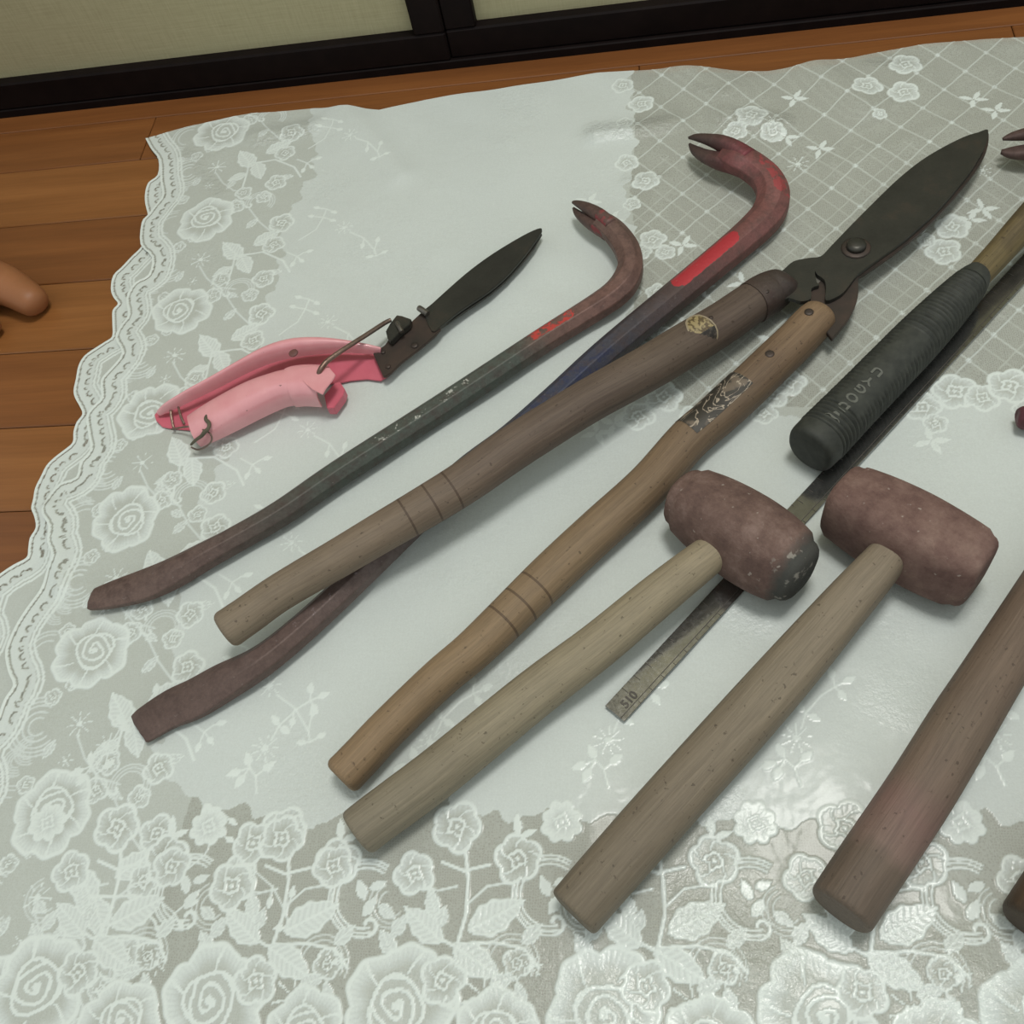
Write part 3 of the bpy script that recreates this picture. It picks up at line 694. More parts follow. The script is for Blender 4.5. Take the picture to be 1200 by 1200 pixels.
# ------------------------------------------------------------------ hedge shears
hs = thing('hedge_shears', 'long hedge shears with black blades and two worn wooden handles', 'garden shears', at(800, 480, 0))
wL = wood_mat('dark_handle_wood', (84, 72, 62), (128, 112, 96), [(0, (142, 128, 108)), (.25, (132, 116, 98)), (.42, (108, 92, 80)), (.62, (88, 74, 66)), (.76, (98, 84, 72)), (.86, (76, 62, 56)), (1, (68, 56, 52))],
              rings=[(.298, .0016), (.338, .0016), (.372, .0016)])
wR = wood_mat('warm_handle_wood', (102, 84, 64), (158, 134, 104), [(0, (146, 122, 94)), (.2, (144, 122, 94)), (.45, (134, 114, 90)), (.62, (118, 98, 78)), (.78, (104, 88, 74)), (.86, (96, 76, 62)), (1, (126, 102, 78))],
              rings=[(.296, .0018), (.330, .0018), (.362, .0018)], stain_amt=.35)
def hz(x):                                    # left handle leans over the bar
    return ZC+.0335 if x < 640 else ZC+.0335-(x-640)/280*.019
grooveL = lambda u, c, s: 0
loft('handle', [(261,741,hz(0),22.5),(290,721,hz(0),22),(330,693,hz(0),21.5),(400,652,hz(0),22.3),(452,621,hz(0),23),(500,593,hz(0),24),(548,563,hz(0),24.5),(600,526,hz(600),25.5),(660,488,hz(660),25),(700,464,hz(700),25),(760,431,hz(760),25.5),(800,407,hz(800),25.5),(845,380,hz(845),24.5),(880,356,hz(880),23.5),(903,342,hz(903),21),(915,337,hz(915),18)], wL, hs, 'oval', seg=28, n=5, rnd=(.004, 0))
loft('handle', [(398,913,ZC+.0125,23.5,.0122),(425,885,ZC+.0125,23,.0122),(455,853,ZC+.0125,22.5,.0122),(513,797,ZC+.0125,22.5,.0122),(552,764,ZC+.0125,23.5),(590,728,ZC+.013,24.5),(645,674,ZC+.013,25.5),(702,621,ZC+.013,25.5),(760,568,ZC+.013,25),(806,516,ZC+.013,24.5),(840,487,ZC+.013,24.5),(872,458,ZC+.013,24.5),(905,426,ZC+.013,24),(932,400,ZC+.013,23.5),(950,381,ZC+.013,23),(965,366,ZC+.013,22)], wR, hs, 'oval', seg=28, n=5, rnd=(.004, .007))
M = NM('black_forged_steel', .42, .55, .5); v = M.coord(); n1 = M.noise(v, 45, 5, .6); n2 = M.noise(v, 600, 3, .7)
M.base(M.mix(.3, M.ramp(n1, [(.3, (58, 58, 54)), (.55, (66, 66, 61)), (.75, (80, 72, 64))]), M.ramp(n2, [(.3, BW(.6)), (.7, BW(1.1))]), 'MULTIPLY')); M.bump(n2, .12, .0004); STEEL = M.m
M = NM('brown_black_tang', .5, .45, .5); v = M.coord(); n1 = M.noise(v, 60, 5, .6)
M.base(M.ramp(n1, [(.3, (56, 52, 48)), (.6, (74, 62, 56)), (.8, (84, 68, 60))])); M.bump(n1, .15, .0005); TANG = M.m
bz = ZC+.019
bladeA = [(903,328),(918,316),(930,306),(948,302),(962,300),(974,288),(1000,261),(1028,233),(1052,210),(1078,189),(1104,173),(1130,160),(1146,155),(1158,152),(1155,170),(1148,184),(1138,200),(1122,220),(1102,243),(1080,264),(1055,285),(1030,303),(1012,316),(1004,322),(994,336),(984,346),(968,352),(968,338),(966,328),(958,322),(955,318),(957,330),(960,334),(951,338),(950,350),(938,353),(924,349),(912,352)]
plate('blade', bladeA, bz, .0032, STEEL, hs, .0004, 3)
bladeB = [(975,397),(955,372),(944,358),(944,345),(960,330),(985,300),(1010,285),(1050,270),(1080,250),(1110,228),(1135,200),(1150,178),(1158,154),(1158,170),(1151,187),(1141,203),(1125,223),(1106,245),(1084,267),(1060,287),(1036,305),(1014,320),(1006,326),(1006,343),(1002,358),(992,377)]
plate('blade', bladeB, bz-.0034, .0032, TANG, hs, .0004, 3)
# tangs that run into the handles
loft('ferrule', [(882,355,hz(882),24.6),(893,348,hz(893),24.6),(905,341,hz(903),23.5),(917,334,hz(903)+.001,20),(926,328,hz(903)+.001,14,.004)], rust_mat('dark_ferrule', [(0, (78, 66, 60)), (1, (64, 57, 53))], speck_amt=.1), hs, 'oval', seg=28)
plate('grommet_plate', [(952,322),(960,316),(968,322),(968,332),(960,338),(950,336)], bz-.0035, .001, plain_mat('pale_metal', (150, 148, 140), (120, 118, 110), .4, .6, src='o'), hs, 0)
P = at(1003, 291, bz); disc('washer', P, .0098, .0014, TANG, hs)
disc('pivot_bolt', P+Vector((0, 0, .0012)), .0066, .0042, STEEL, hs)
for (x, y, z, r) in ((898,342,hz(898)+.0125,.0019),(833,373,hz(833)+.0135,.0016)): disc('rivet', at(x, y, z), r, .0012, TANG, hs)
for (x, y) in ((948,366),(902,415)): disc('rivet', at(x, y, ZC+.0258), .0030, .0010, TANG, hs)
# stickers: thin sheets wrapped on the handle surface
def wrap(name, st, th0, th1, mat, parent, lift=.00025, kind='oval', n=6):
    rows = path(st, n); V = []; Fc = []; lc = []; K = 10; u = 0
    for i, (P, w_, h_) in enumerate(rows):
        if i: u += (P-rows[i-1][0]).length
        T = (rows[min(i+1, len(rows)-1)][0]-rows[max(i-1, 0)][0]).normalized(); S = T.cross(Vector((0, 0, 1))).normalized(); U = S.cross(T)
        for k in range(K+1):
            a = th0+(th1-th0)*k/K; nn = 2.3; c, s = math.cos(a), math.sin(a)
            c2 = math.copysign(abs(c)**(2/nn), c); s2 = math.copysign(abs(s)**(2/nn), s)
            V.append(P+S*c2*(w_+lift)+U*s2*(h_+lift)); lc.append((u, a*w_, 0))
    for i in range(len(rows)-1):
        for k in range(K):
            a = i*(K+1)+k; Fc.append((a, a+1, a+K+2, a+K+1))
    return mesh_obj(name, V, Fc, mat, parent, True, {'lc': ('FLOAT_VECTOR', lc), 'lt': ('FLOAT', [0]*len(V))})
M = NM('torn_black_sticker', .5); lc_ = M.attr()
sn = M.noise(M.mapv(lc_, (60, 90, 1)), 1, 3, .5, 1.6); bn = M.noise(M.mapv(lc_, (50, 70, 1)), 1, 3, .5)
col = M.ramp(bn, [(.40, (46, 42, 36)), (.56, (58, 54, 48)), (.60, (104, 92, 80)), (.70, (112, 100, 86))], 'LINEAR')
col = M.mix(M.ramp(M.math('ABSOLUTE', M.math('SUBTRACT', sn, .5)), [(.0, BW(1)), (.012, BW(.7)), (.022, BW(0))]), col, (172, 158, 140)); M.base(col)
STK = M.m
sk = wrap('sticker', [(808,514,ZC+.013,24.5),(825,500,ZC+.013,24.5),(845,482,ZC+.013,24.5),(872,457,ZC+.013,24.5)], 1.1, 2.9, STK, hs); sk['label'] = 'torn black sticker with pale scratches'
def oval_sticker(cx, cy, zc, hw, rad, mat, parent):
    P = at(cx, cy, zc); T = (at(cx+20, cy-12, zc)-P).normalized(); S = T.cross(Vector((0, 0, 1))).normalized(); U = S.cross(T); w_ = hw*mpp(P)
    V = []; Fc = []; lc = []; R = 6; N = 20
    for i in range(R+1):
        for k in range(N):
            a = 2*math.pi*k/N; rr = rad*i/R; t = rr*math.cos(a)*.8; sdir = rr*math.sin(a)*1.15; ang = math.pi/2-(sdir+.0085)/w_
            c, s_ = math.cos(ang), math.sin(ang); nn = 2/2.3; V.append(P+T*t+(S*math.copysign(abs(c)**nn, c)+U*math.copysign(abs(s_)**nn, s_))*(w_+.0009)); lc.append((t, sdir, 0))
    for i in range(R):
        for k in range(N): a, b = i*N+k, i*N+(k+1) % N; Fc.append((a, b, b+N, a+N))
    return mesh_obj('sticker', V, Fc, mat, parent, True, {'lc': ('FLOAT_VECTOR', lc), 'lt': ('FLOAT', [0]*len(V))})
M = NM('oval_yellow_black_sticker', .5); lc_ = M.attr(); sx = M.new('ShaderNodeSeparateXYZ'); M.link(lc_, sx.inputs[0])
yy = M.math('ADD', sx.outputs[1], M.math('MULTIPLY', M.noise(lc_, 300, 2), .001))
up_ = M.math('LESS_THAN', yy, .0002)
top_ = M.ramp(M.noise(lc_, 330, 2), [(.45, (148, 132, 92)), (.55, (84, 68, 40))]); dk = M.ramp(M.noise(lc_, 300, 3), [(.45, (34, 28, 22)), (.75, (90, 80, 70))])
rr = M.math('SQRT', M.math('ADD', M.math('POWER', M.math('DIVIDE', sx.outputs[0], .8), 2), M.math('POWER', M.math('DIVIDE', sx.outputs[1], 1.15), 2)))
M.base(M.mix(M.math('GREATER_THAN', rr, .0105), M.mix(up_, dk, top_), (142, 128, 104)))
sk = oval_sticker(815, 395, hz(815), 25.5, .0118, M.m, hs); sk['label'] = 'small oval sticker, yellowish above and black below'

# ------------------------------------------------------------------ mallets
def head_mat(name, c1, c2, c3, end=None):
    M = NM(name, .75, 0, .3); lc = M.attr(); lt = M.attr('lt', 'Fac')
    n1 = M.noise(lc, 60, 8, .72); n2 = M.noise(lc, 500, 4, .75)
    col = M.ramp(n1, [(.34, c1), (.5, c2), (.66, c3)])
    if end:
        e = M.math('ADD', lt, M.math('MULTIPLY', M.math('SUBTRACT', M.noise(lc, 120, 4), .5), .10))
        col = M.mix(M.ramp(e, [(.86, BW(0)), (.93, BW(1))]), col, end)
        sp = M.math('MULTIPLY', M.ramp(M.noise(lc, 130, 3, .6), [(.60, BW(0)), (.66, BW(1))]), M.ramp(lt, [(.8, BW(0)), (.9, BW(1))]))
        col = M.mix(M.math('MULTIPLY', sp, .6), col, (165, 160, 150))
    col = M.mix(.3, col, M.ramp(n2, [(.3, BW(.55)), (.65, BW(1.1))]), 'MULTIPLY')
    sp = M.ramp(M.noise(lc, 210, 2, .5), [(.70, BW(0)), (.74, BW(1))]); col = M.mix(M.math('MULTIPLY', sp, .5), col, (180, 170, 160))
    M.base(col); M.bump(M.math('ADD', n1, M.math('MULTIPLY', n2, .6)), .55, .0016); return M.m
ma = thing('mallet', 'mallet with rounded brown head tipped dark grey, its pale handle beside the shears', 'mallet', at(640, 800, 0))
za = ZC+.0262
loft('mallet_head', [(793,577,za,32,.0172),(801,582,za,35,.0185),(812,589,za,38,.020),(832,602,za,42.5,.0225),(856,618,za,45.5,.0242),(880,634,za,46.5,.0248),(904,650,za,45,.0240),(922,662,za,41.5,.0222),(934,670,za,38,.0200),(943,676,za,35,.0185)], head_mat('brown_mallet_head', (92, 72, 66), (110, 88, 80), (132, 110, 102), (72, 72, 68)), ma, 'soft', seg=40, n=5, roll=.3, rnd=(.007, .007))
wA = wood_mat('grey_tan_handle', (112, 104, 86), (160, 148, 124), [(0, (120, 112, 98)), (.35, (146, 136, 114)), (.7, (154, 142, 118)), (1, (150, 136, 112))], stain=(96, 86, 70), stain_amt=.45)
loft('handle', [(417,978,ZC+.0145,28,.0142),(440,960,ZC+.0145,28.2,.0143),(470,938,ZC+.0145,28.5,.0145),(520,900,ZC+.015,28.5,.0145),(625,814,ZC+.017,28),(700,757,ZC+.020,26.5),(765,703,ZC+.023,25),(815,663,ZC+.025,23),(850,636,ZC+.026,20)], wA, ma, 'oval', seg=26, n=5, rnd=(.003, 0))
mb = thing('mallet', 'mallet with square reddish brown head and broad grey-tan handle, between mallet and ribbed-grip hammer', 'mallet', at(830, 860, 0))
mb['label'] = 'mallet with blocky reddish brown head and wide straight grey-tan handle, right of the ruler'
zb = ZC+.0262
loft('mallet_head', [(980,582,zb,34.5,.0208),(989,588,zb,36.5,.0216),(1004,596,zb,39,.0232),(1030,610,zb,42.5,.0245),(1065,629,zb,44.5,.0252),(1100,648,zb,43.5,.0248),(1125,661,zb,41,.0240),(1140,669,zb,38.5,.0228),(1150,675,zb,36.5,.0216)], head_mat('red_brown_mallet_head', (98, 74, 68), (118, 93, 85), (134, 110, 100)), mb, 'square', seg=44, n=5, roll=.10, rnd=(.0045, .0055))
wB = wood_mat('olive_grey_handle', (108, 98, 82), (146, 134, 114), [(0, (104, 94, 80)), (.3, (120, 108, 92)), (.6, (132, 120, 102)), (1, (136, 122, 104))], stain=(92, 80, 66), stain_amt=.3)
loft('handle', [(671,1071,ZC+.014,33,.0138),(710,1026,ZC+.014,33.5,.0138),(770,958,ZC+.0145,34,.0138),(871,846,ZC+.016,33.5,.0138),(940,768,ZC+.019,31,.0138),(990,710,ZC+.0225,27.5,.0135),(1020,676,ZC+.025,25,.013),(1044,648,ZC+.026,22,.012)], wB, mb, 'soft', seg=28, n=5, rnd=(.0025, 0))

# ------------------------------------------------------------------ hammer with ribbed grip
hm = thing('hammer', 'hammer handle with black ribbed rubber grip lying across the steel ruler', 'hammer', at(1060, 420, 0))
zg = ZC+.0185
gs = [(947,529,zg,30.5,.0170),(956,520,zg,31,.0172),(968,508,zg,31,.0172),(1005,470,zg,29.5,.0166),(1043,431,zg,28.5,.0165),(1075,398,zg,27.5,.0162),(1103,369,zg,25,.0155),(1125,346,zg,22,.0142),(1139,331,zg,19,.0125),(1146,323,zg,15,.0110)]
rows = path(gs, 44); Ltot = sum((rows[i+1][0]-rows[i][0]).length for i in range(len(rows)-1))
def rib(u, c, s):
    if u < .012 or u > Ltot-.010: return 0
    k = .5+.5*math.cos(2*math.pi*u/.0034)
    panel = 1.0
    if .030 < u < .105: 
        a = math.atan2(s, c); panel = 0.0 if .75 < a < 2.0 else 1.0
    return (.075*k**.7-.05)*panel
M = NM('black_ribbed_rubber', .62, 0, .35); lc_ = M.attr(); n1 = M.noise(lc_, 160, 4, .6)
M.base(M.ramp(n1, [(.3, (44, 46, 42)), (.7, (62, 64, 58))])); M.bump(n1, .15, .0005); RUB = M.m
loft('rubber_grip', None, RUB, hm, 'oval', seg=40, rows=rows, bump=rib, rnd=(.0035, 0))
loft('handle_neck', [(1136,334,zg,14,.0095),(1146,323,zg+.001,15,.0100),(1170,297,zg+.003,15.5,.0105),(1200,263,zg+.007,16.5,.011),(1260,196,zg+.015,17.5,.012),(1330,120,zg+.021,18.5,.0125),(1375,72,zg+.023,18,.0120)], wood_mat('olive_neck_wood', (92, 80, 52), (126, 110, 76), None), hm, 'oval', seg=22, n=5)
loft('hammer_head', [(1322,60,zg+.024,22,.013),(1330,64,zg+.024,27,.017),(1345,74,zg+.024,27,.017),(1375,90,zg+.024,24,.015),(1405,106,zg+.024,27,.017),(1420,114,zg+.024,27,.017),(1428,118,zg+.024,22,.013)], rust_mat('hammer_head_steel', [(0, (60, 60, 60)), (1, (66, 60, 56))]), hm, 'oct')
# raised letters on the grip: they stand one below the other from the butt towards the neck
M = NM('grip_lettering', .7, 0, .4); M.base(M.ramp(M.noise(M.coord(), 900, 2), [(.3, (88, 90, 83)), (.7, (102, 103, 95))])); LET = M.m
def glyph(txt, size):
    cu = bpy.data.curves.new('t', 'FONT'); cu.body = txt; cu.size = size; cu.extrude = .0004; cu.align_x = 'CENTER'; cu.align_y = 'CENTER'; cu.offset = .00022
    ob = bpy.data.objects.new('t', cu); C.objects.link(ob); dg = bpy.context.evaluated_depsgraph_get()
    me = bpy.data.meshes.new_from_object(ob.evaluated_get(dg)); V = [v.co.copy() for v in me.vertices]; Fc = [tuple(p.vertices) for p in me.polygons]
    bpy.data.objects.remove(ob); bpy.data.meshes.remove(me); return V, Fc
ax0 = at(968, 508, zg); ax1 = at(1075, 398, zg); T = (ax1-ax0).normalized(); S = T.cross(Vector((0, 0, 1))).normalized(); U = S.cross(T)
V = []; Fc = []
for ch, x, y in (('D', 987, 477), ('O', 997, 467), ('G', 1007, 457), ('Y', 1017, 448), ('U', 1027, 437)):
    gv, gf = glyph(ch, .0076)
    t0 = (at(x, y, zg+.015)-ax0).dot(T); rw = .0168; n = len(V); th_c = math.radians(83)
    for q in gv:
        a = th_c+q.x*1.25/rw                                # letter right = towards the left side seen from the neck
        V.append(ax0+T*(t0-q.y)+(S*math.cos(a)+U*math.sin(a))*(rw*.985+.0002+q.z))
    Fc += [tuple(i+n for i in f_) for f_ in gf]
mesh_obj('lettering', V, Fc, LET, hm, False)
# small horned emblem above the letters
t0 = (at(976, 488, zg+.015)-ax0).dot(T); V = []; prof = [(-.0055, .0022), (-.0028, .0012), (0, .0024), (.0028, .0012), (.0055, .0022), (.0026, -.0004), (.0012, -.0034), (-.0012, -.0034), (-.0026, -.0004)]
for hgt in (.0000, .0006):
    for x, y in prof:
        a = math.radians(83)+x/.0168; V.append(ax0+T*(t0-y)+(S*math.cos(a)+U*math.sin(a))*(.0165+hgt))
n = len(prof); Fc = [tuple(range(n, 2*n))]+[(k, (k+1) % n, n+(k+1) % n, n+k) for k in range(n)]
mesh_obj('emblem', V, Fc, LET, hm, False)

# ------------------------------------------------------------------ steel ruler
rl = thing('ruler', 'long narrow steel ruler passing under the mallet head and the black grip', 'ruler', at(850, 700, 0))
a0, a1 = at(709, 827, ZC+.0012), at(733.5, 843.5, ZC+.0012); d0 = at(1215, 281, ZC+.0012)
Tr = (d0-a0).normalized(); Sr = (a1-a0)-Tr*(a1-a0).dot(Tr); Wr = Sr.length; Sr.normalize(); Nr = Vector((0, 0, 1)); Lr = .60
M = NM('worn_ruler_steel', .24, .92, .5); v = M.coord(); n1 = M.noise(v, 70, 5, .6); n2 = M.noise(v, 500, 3, .7)
M.base(M.ramp(n1, [(.3, (128, 128, 126)), (.55, (146, 146, 144)), (.75, (158, 157, 152))])); M.link(M.ramp(n2, [(.3, BW(.10)), (.7, BW(.19))]), M.b.inputs['Roughness']); RS = M.m
axm = Matrix((Tr, Sr, Nr)).transposed()
V, Fc = box_data(a0+Tr*Lr/2+Sr*Wr/2-Vector((0, 0, .0006)), (Lr, Wr, .0011), axm, .0002)
mesh_obj('ruler_blade', V, Fc, RS, rl, False)
INK = plain_mat('engraved_black', (60, 55, 48), (78, 72, 64), .6, src='o')
V = []; Fc = []
def rq(t, s, lt_, ls):
    n = len(V)
    for a, b in ((0, 0), (lt_, 0), (lt_, ls), (0, ls)): V.append(a0+Tr*(t+a)+Sr*(s+b)+Vector((0, 0, .00012)))
    Fc.append((n, n+1, n+2, n+3))
for k in range(1, 119):
    t = .004+k*.005; rq(t, 0 if k % 2 else 0, .00028, Wr*(.34 if k % 2 == 0 else .12)); 
    if k % 2 == 0: rq(t, Wr*.84, .00028, Wr*.16)
grad = mesh_obj('graduation', V, Fc, INK, rl, False)
V = []; Fc = []
def rtxt(txt, t, s, size):
    gv, gf = glyph(txt, size); n = len(V)
    for q in gv: V.append(a0+Tr*(t+q.x)+Sr*(s-q.y)+Vector((0, 0, .0001+max(q.z, 0)*.2)))
    Fc.extend(tuple(i+n for i in f_) for f_ in gf)
rtxt('510', .0115, Wr*.56, .0070)
mesh_obj('numerals', V, Fc, INK, rl, False)
V = []; Fc = []
V, Fc = box_data(a0+Tr*Lr/2+Sr*(Wr*.80), (Lr, .0004, .00012), axm, 0)
V = [v_+Vector((0, 0, .0001)) for v_ in V]
mesh_obj('edge_line', V, Fc, INK, rl, False)

# ------------------------------------------------------------------ right-hand handles
M_ = wood_mat('brown_handle_pink_band', (88, 74, 62), (128, 108, 92), [(0, (94, 84, 74)), (.085, (98, 86, 76)), (.11, (128, 106, 98)), (.17, (132, 104, 98)), (.22, (122, 104, 92)), (.30, (116, 102, 88)), (.6, (112, 94, 80)), (1, (106, 84, 72))], stain=(76, 60, 52), stain_amt=.35)
rh = thing('tool_handle', 'thick brown wooden tool handle with reddish band near its dark end', 'tool handle', at(1090, 900, 0))
loft('handle_shaft', [(984,1069,ZC+.0175,39,.0178),(1005,1037,ZC+.0175,39,.0178),(1030,1000,ZC+.018,39,.018),(1080,925,ZC+.018,38,.018),(1127,848,ZC+.018,36.5,.0178),(1157,800,ZC+.018,34.5,.0172),(1222,697,ZC+.018,31.5,.016),(1300,575,ZC+.018,29.5,.015),(1340,512,ZC+.018,28,.0145)], M_, rh, 'oval', seg=28, n=5, rnd=(.003, .003))
r2 = thing('tool_handle', 'dark brown wooden handle end at the lower right corner', 'tool handle', at(1250, 1010, 0))
loft('handle_shaft', [(1205,1086,ZC+.0165,34,.0168),(1225,1055,ZC+.0168,34,.0168),(1250,1018,ZC+.017,34,.017),(1300,942,ZC+.017,33,.017),(1390,800,ZC+.017,31,.016)], wood_mat('dark_umber_handle', (72, 58, 44), (112, 90, 68), [(0, (52, 42, 32)), (.08, (84, 66, 50)), (1, (100, 80, 62))]), r2, 'oval', seg=26, n=5, rnd=(.004, .003))

# ------------------------------------------------------------------ pink grass shears
gsr = thing('grass_shears', 'small one-hand grass shears with pink metal grips and dark blade', 'garden shears', at(400, 410, 0))
M = NM('pink_enamel', .32, 0, .5); v = M.coord(); n1 = M.noise(v, 60, 4, .6); chip = M.ramp(M.noise(v, 260, 3, .6), [(.72, BW(0)), (.75, BW(1))])
M.base(M.mix(M.math('MULTIPLY', chip, .8), M.ramp(n1, [(.3, (216, 146, 152)), (.7, (224, 160, 165))]), (96, 60, 56))); M.b.inputs['Coat Weight'].default_value = .4; M.b.inputs['Coat Roughness'].default_value = .12; PINK = M.m
M = NM('deep_pink_enamel', .38, 0, .5); v = M.coord(); M.base(M.ramp(M.noise(v, 70, 4), [(.3, (196, 96, 112)), (.7, (204, 106, 122))])); PINK2 = M.m
GLOSS = PINK.node_tree.nodes['Principled BSDF']; GLOSS.inputs['Coat Weight'].default_value = .8; GLOSS.inputs['Coat Roughness'].default_value = .06
def channel(name, st, mat, parent, a0=-.3, a1=math.pi+.3, th=.0011, n=5, K=18, roll=0.0):
    """open sheet-metal channel: arc section from a0 to a1, real wall thickness"""
    rows = path(st, n); V = []; Fc = []; m_ = (K+1)*2
    for i, (P, w_, h_) in enumerate(rows):
        T = (rows[min(i+1, len(rows)-1)][0]-rows[max(i-1, 0)][0]).normalized(); S = T.cross(Vector((0, 0, 1))).normalized(); U = S.cross(T)
        S2 = S*math.cos(roll)+U*math.sin(roll); U2 = -S*math.sin(roll)+U*math.cos(roll)
        for off, seq in ((0, range(K+1)), (th, range(K, -1, -1))):
            for k in seq:
                a = a0+(a1-a0)*k/K; c, s = math.cos(a), math.sin(a); c = math.copysign(abs(c)**.72, c); s = math.copysign(abs(s)**.72, s)
                V.append(P+S2*c*(w_-off)+U2*s*(h_-off))
    for i in range(len(rows)-1):
        for k in range(m_): a, b = i*m_+k, i*m_+(k+1) % m_; Fc.append((a, b, b+m_, a+m_))
    for b0 in (0, (len(rows)-1)*m_):
        for k in range(K): Fc.append((b0+k, b0+k+1, b0+m_-2-k, b0+m_-1-k))
    o = mesh_obj(name, V, Fc, mat, parent); o.data.set_sharp_from_angle(angle=math.radians(50)); return o
# rear grip: long curved tray that carries the blade
rear = [(183,493),(181,486),(186,480),(198,477),(212,474),(232,460),(258,446),(285,430),(310,417),(336,408),(358,405),(382,404),(402,405),(425,409),(447,411),(450,424),(454,441),(446,446),(430,444),(410,446),(396,449),(380,450),(350,454),(320,462),(290,474),(262,487),(240,497),(222,504),(200,502),(190,500)]
plate('rear_grip', rear, ZC+.0016, .0012, PINK2, gsr, .0002)
channel('rear_rim', [(188,485,ZC+.004,3,.0035),(204,478,ZC+.008,3,.008),(228,466,ZC+.010,3.2,.010),(256,452,ZC+.011,3.6,.011),(290,434,ZC+.012,4.4,.012),(318,421,ZC+.013,6.5,.013),(346,413,ZC+.013,8,.013),(375,410,ZC+.012,7,.012),(405,410,ZC+.010,5,.010),(430,412,ZC+.008,3.5,.008),(447,414,ZC+.006,2.5,.006)], PINK, gsr, 0, math.pi, .0009)
# the front grip: rounded channel with the open side to the rear grip
channel('front_grip', [(229,506,ZC+.009,21.5,.0095),(245,498,ZC+.010,22.5,.0115),(270,485,ZC+.011,23,.013),(300,470,ZC+.012,22.5,.0138),(328,459,ZC+.0125,20.5,.0138),(340,456,ZC+.0125,20.5,.0138),(346,454.5,ZC+.0125,23.5,.0138),(362,453,ZC+.0125,24,.0138),(382,454,ZC+.0125,24,.0138)], PINK, gsr, -.2, math.pi-.05, .0011, roll=.0)
plate('grip_lug', [(350,431),(368,429),(386,431),(393,439),(389,446),(381,456),(378,462),(366,456),(354,446)], ZC+.0262, .0012, PINK, gsr, .0003)
plate('grip_tab', [(383,478),(380,463),(392,449),(398,447),(404,456),(402,463),(391,478)], ZC+.010, .0075, PINK2, gsr, .0003)
disc('hinge_pin', at(344, 414, ZC+.0258), .0034, .0011, plain_mat('brown_pin', (96, 62, 60), (110, 72, 66), .6, src='o'), gsr)
# dark pressed steel blade assembly
gz = ZC+.0085
plate('blade_bracket', [(437,414),(451,404),(455,398),(470,387),(484,375),(498,362),(508,354),(513,364),(518,378),(516,386),(509,394),(490,410),(470,425),(458,437),(452,441),(449,441)], gz, .0022, TANG, gsr, .0004)
plate('blade', [(496,365),(520,343),(545,321),(570,302),(595,286),(618,273),(633,267),(634,272),(624,287),(610,305),(592,325),(572,342),(548,358),(530,371),(517,382),(506,388)], gz+.0012, .0022, STEEL, gsr, .0003, 3)
plate('lower_blade', [(500,367),(545,324),(596,289),(632,271),(635,274),(626,290),(612,308),(594,328),(574,345),(550,361),(531,374),(515,385)], gz-.0016, .0020, STEEL, gsr, .0003)
plate('cam_plate', [(454,396),(452,388),(457,379),(465,369),(471,370),(482,374),(480,380),(470,388),(458,400)], gz+.006, .005, STEEL, gsr, .0004)
for (x, y, r) in ((503,368,.0022),(486,405,.0027),(449,413,.0017),(455,430,.0019)): disc('rivet', at(x, y, gz), r, .0012, plain_mat('worn_rivet', (120, 116, 108), (90, 86, 80), .4, .7, src='o') if x == 503 else TANG, gsr)
PIN = plain_mat('dull_pin_metal', (122, 118, 112), (96, 92, 86), .35, .8)
loft('pin', [(491,361,gz+.004,3.6,.0022),(494,363,gz+.004,3.8,.0023),(501,368,gz+.003,3.8,.0023)], PIN, gsr, 'round', seg=12, n=3)
loft('pin', [(465,378,gz+.008,2.5,.0016),(468,383,gz+.008,3,.0018),(471,389,gz+.007,3,.0018)], PIN, gsr, 'round', seg=12, n=3)
ROD = rust_mat('tarnished_rod', [(0, (120, 98, 88)), (.4, (140, 118, 106)), (1, (120, 108, 100))], rough=.35, metal=.7, speck_amt=.1, blotch=(110, 84, 74))
loft('link_rod', [(373,446,ZC+.018,3.2),(374,438,ZC+.025,3.4),(377,431,ZC+.0275,3.4),(385,422,ZC+.028,3.2),(405,408,ZC+.026,3.0),(430,392,ZC+.021,2.9),(450,379,ZC+.017,2.8),(458,375,ZC+.016,2.6)], ROD, gsr, 'round', seg=12, n=5)
loft('wire_loop', [(204,503,ZC+.003,1.6),(201,490,ZC+.006,1.6),(200,480,ZC+.008,1.6),(201,472,ZC+.003,1.4)], ROD, gsr, 'round', seg=8, n=5)
loft('wire_loop', [(201,503,ZC+.004,1.1),(212,501,ZC+.007,1.1),(222,500,ZC+.012,1.1),(236,503,ZC+.018,1.1),(246,508,ZC+.018,1.1),(248,516,ZC+.014,1.1),(242,523,ZC+.008,1.1),(232,527,ZC+.005,1.1),(224,524,ZC+.006,1.1)], ROD, gsr, 'round', seg=8, n=5)
loft('wire_loop', [(209,477,ZC+.009,1.5),(212,488,ZC+.008,1.5),(216,497,ZC+.006,1.5)], ROD, gsr, 'round', seg=8, n=5)
loft('twisted_wire', [(243,486,ZC+.021,1.6),(241,491,ZC+.022,2.2),(245,496,ZC+.022,2.4),(244,502,ZC+.022,2.2),(240,506,ZC+.021,2.5),(236,511,ZC+.019,2.2),(229,516,ZC+.015,1.9),(224,521,ZC+.011,1.5)], plain_mat('mossy_wire', (74, 72, 58), (98, 90, 74), .8), gsr, 'round', seg=8, n=4)

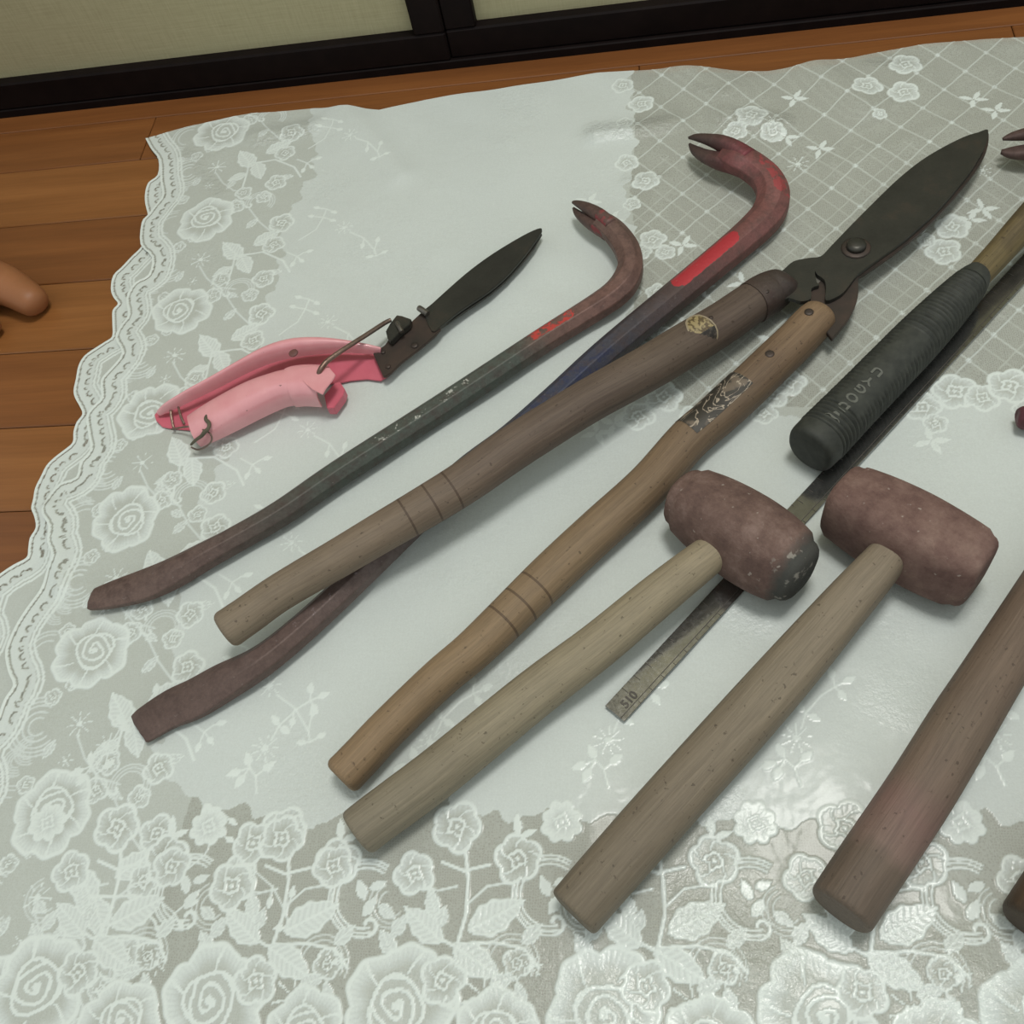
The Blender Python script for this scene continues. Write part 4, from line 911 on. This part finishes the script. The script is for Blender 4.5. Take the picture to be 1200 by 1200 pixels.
# ------------------------------------------------------------------ bare foot at the left edge (big toe in view)
M = NM('skin', .5, 0, .4); v = M.coord(); n1 = M.noise(v, 40, 4); M.base(M.ramp(n1, [(.3, (138, 90, 56)), (.7, (152, 100, 64))]))
M.b.inputs['Subsurface Weight'].default_value = .12; M.b.inputs['Subsurface Radius'].default_value = (.01, .004, .002); M.bump(M.noise(v, 500, 3), .1, .0004); SKIN = M.m
tp = at(57, 364, .011); rt = at(-42, 308, .013); fd = (tp-rt); fd.z = 0; fd.normalize(); sd = Vector((fd.y, -fd.x, 0))   # forward, left
person = thing('person', 'tip of a bare big toe on the wooden floor at the left edge', 'person', (tp.x-.12, tp.y, 0))
def fp(a, b, z): return Vector((tp.x, tp.y, 0))-fd*a+sd*b+Vector((0, 0, z))
vs = []; es = []; rs = []
def vadd(p, rx, ry, link=None):
    vs.append(p); rs.append((rx, ry))
    if link is not None: es.append((link, len(vs)-1))
    return len(vs)-1
ank = vadd(fp(.205, .03, .075), .030, .036)
heel = vadd(fp(.240, .03, .034), .028, .030, ank)
inst = vadd(fp(.150, .032, .052), .030, .026, ank)
mid = vadd(fp(.100, .034, .032), .034, .020, inst)
shin = ank
for k in range(1, 4): shin = vadd(fp(.21+.01*k, .03, .075+.075*k), .032+.005*k, .034+.006*k, shin)
toes = [(0, 0, .0150, .0105), (.017, .036, .0095, .010), (.026, .056, .0088, .009), (.038, .072, .0082, .009), (.050, .086, .0078, .008)]
for i, (a, b, r, z) in enumerate(toes):
    ball = vadd(fp(.058+a*.75, b*.92, .018), r*1.35, r*1.15, mid)
    k1 = vadd(fp(.028+a, b, z+.003), r*1.0, r*.92, ball); vadd(fp(.009+a, b, z), r*.95, r*.85, k1)
me = bpy.data.meshes.new('foot'); L = Vector(person.location); me.from_pydata([p-L for p in vs], es, [])
ft = bpy.data.objects.new('body', me); C.objects.link(ft); ft.parent = person
sm = ft.modifiers.new('skin', 'SKIN'); sm.use_smooth_shade = True
for i, (rx, ry) in enumerate(rs): me.skin_vertices[0].data[i].radius = (rx, ry) if False else (rx, ry)
me.skin_vertices[0].data[0].use_root = True
sb = ft.modifiers.new('sub', 'SUBSURF'); sb.levels = 2; sb.render_levels = 2
dg = bpy.context.evaluated_depsgraph_get(); m2 = bpy.data.meshes.new_from_object(ft.evaluated_get(dg)); ft.modifiers.clear(); ft.data = m2
for v_ in m2.vertices: v_.co.z = max(v_.co.z, .0008)
m2.materials.clear(); m2.materials.append(SKIN)
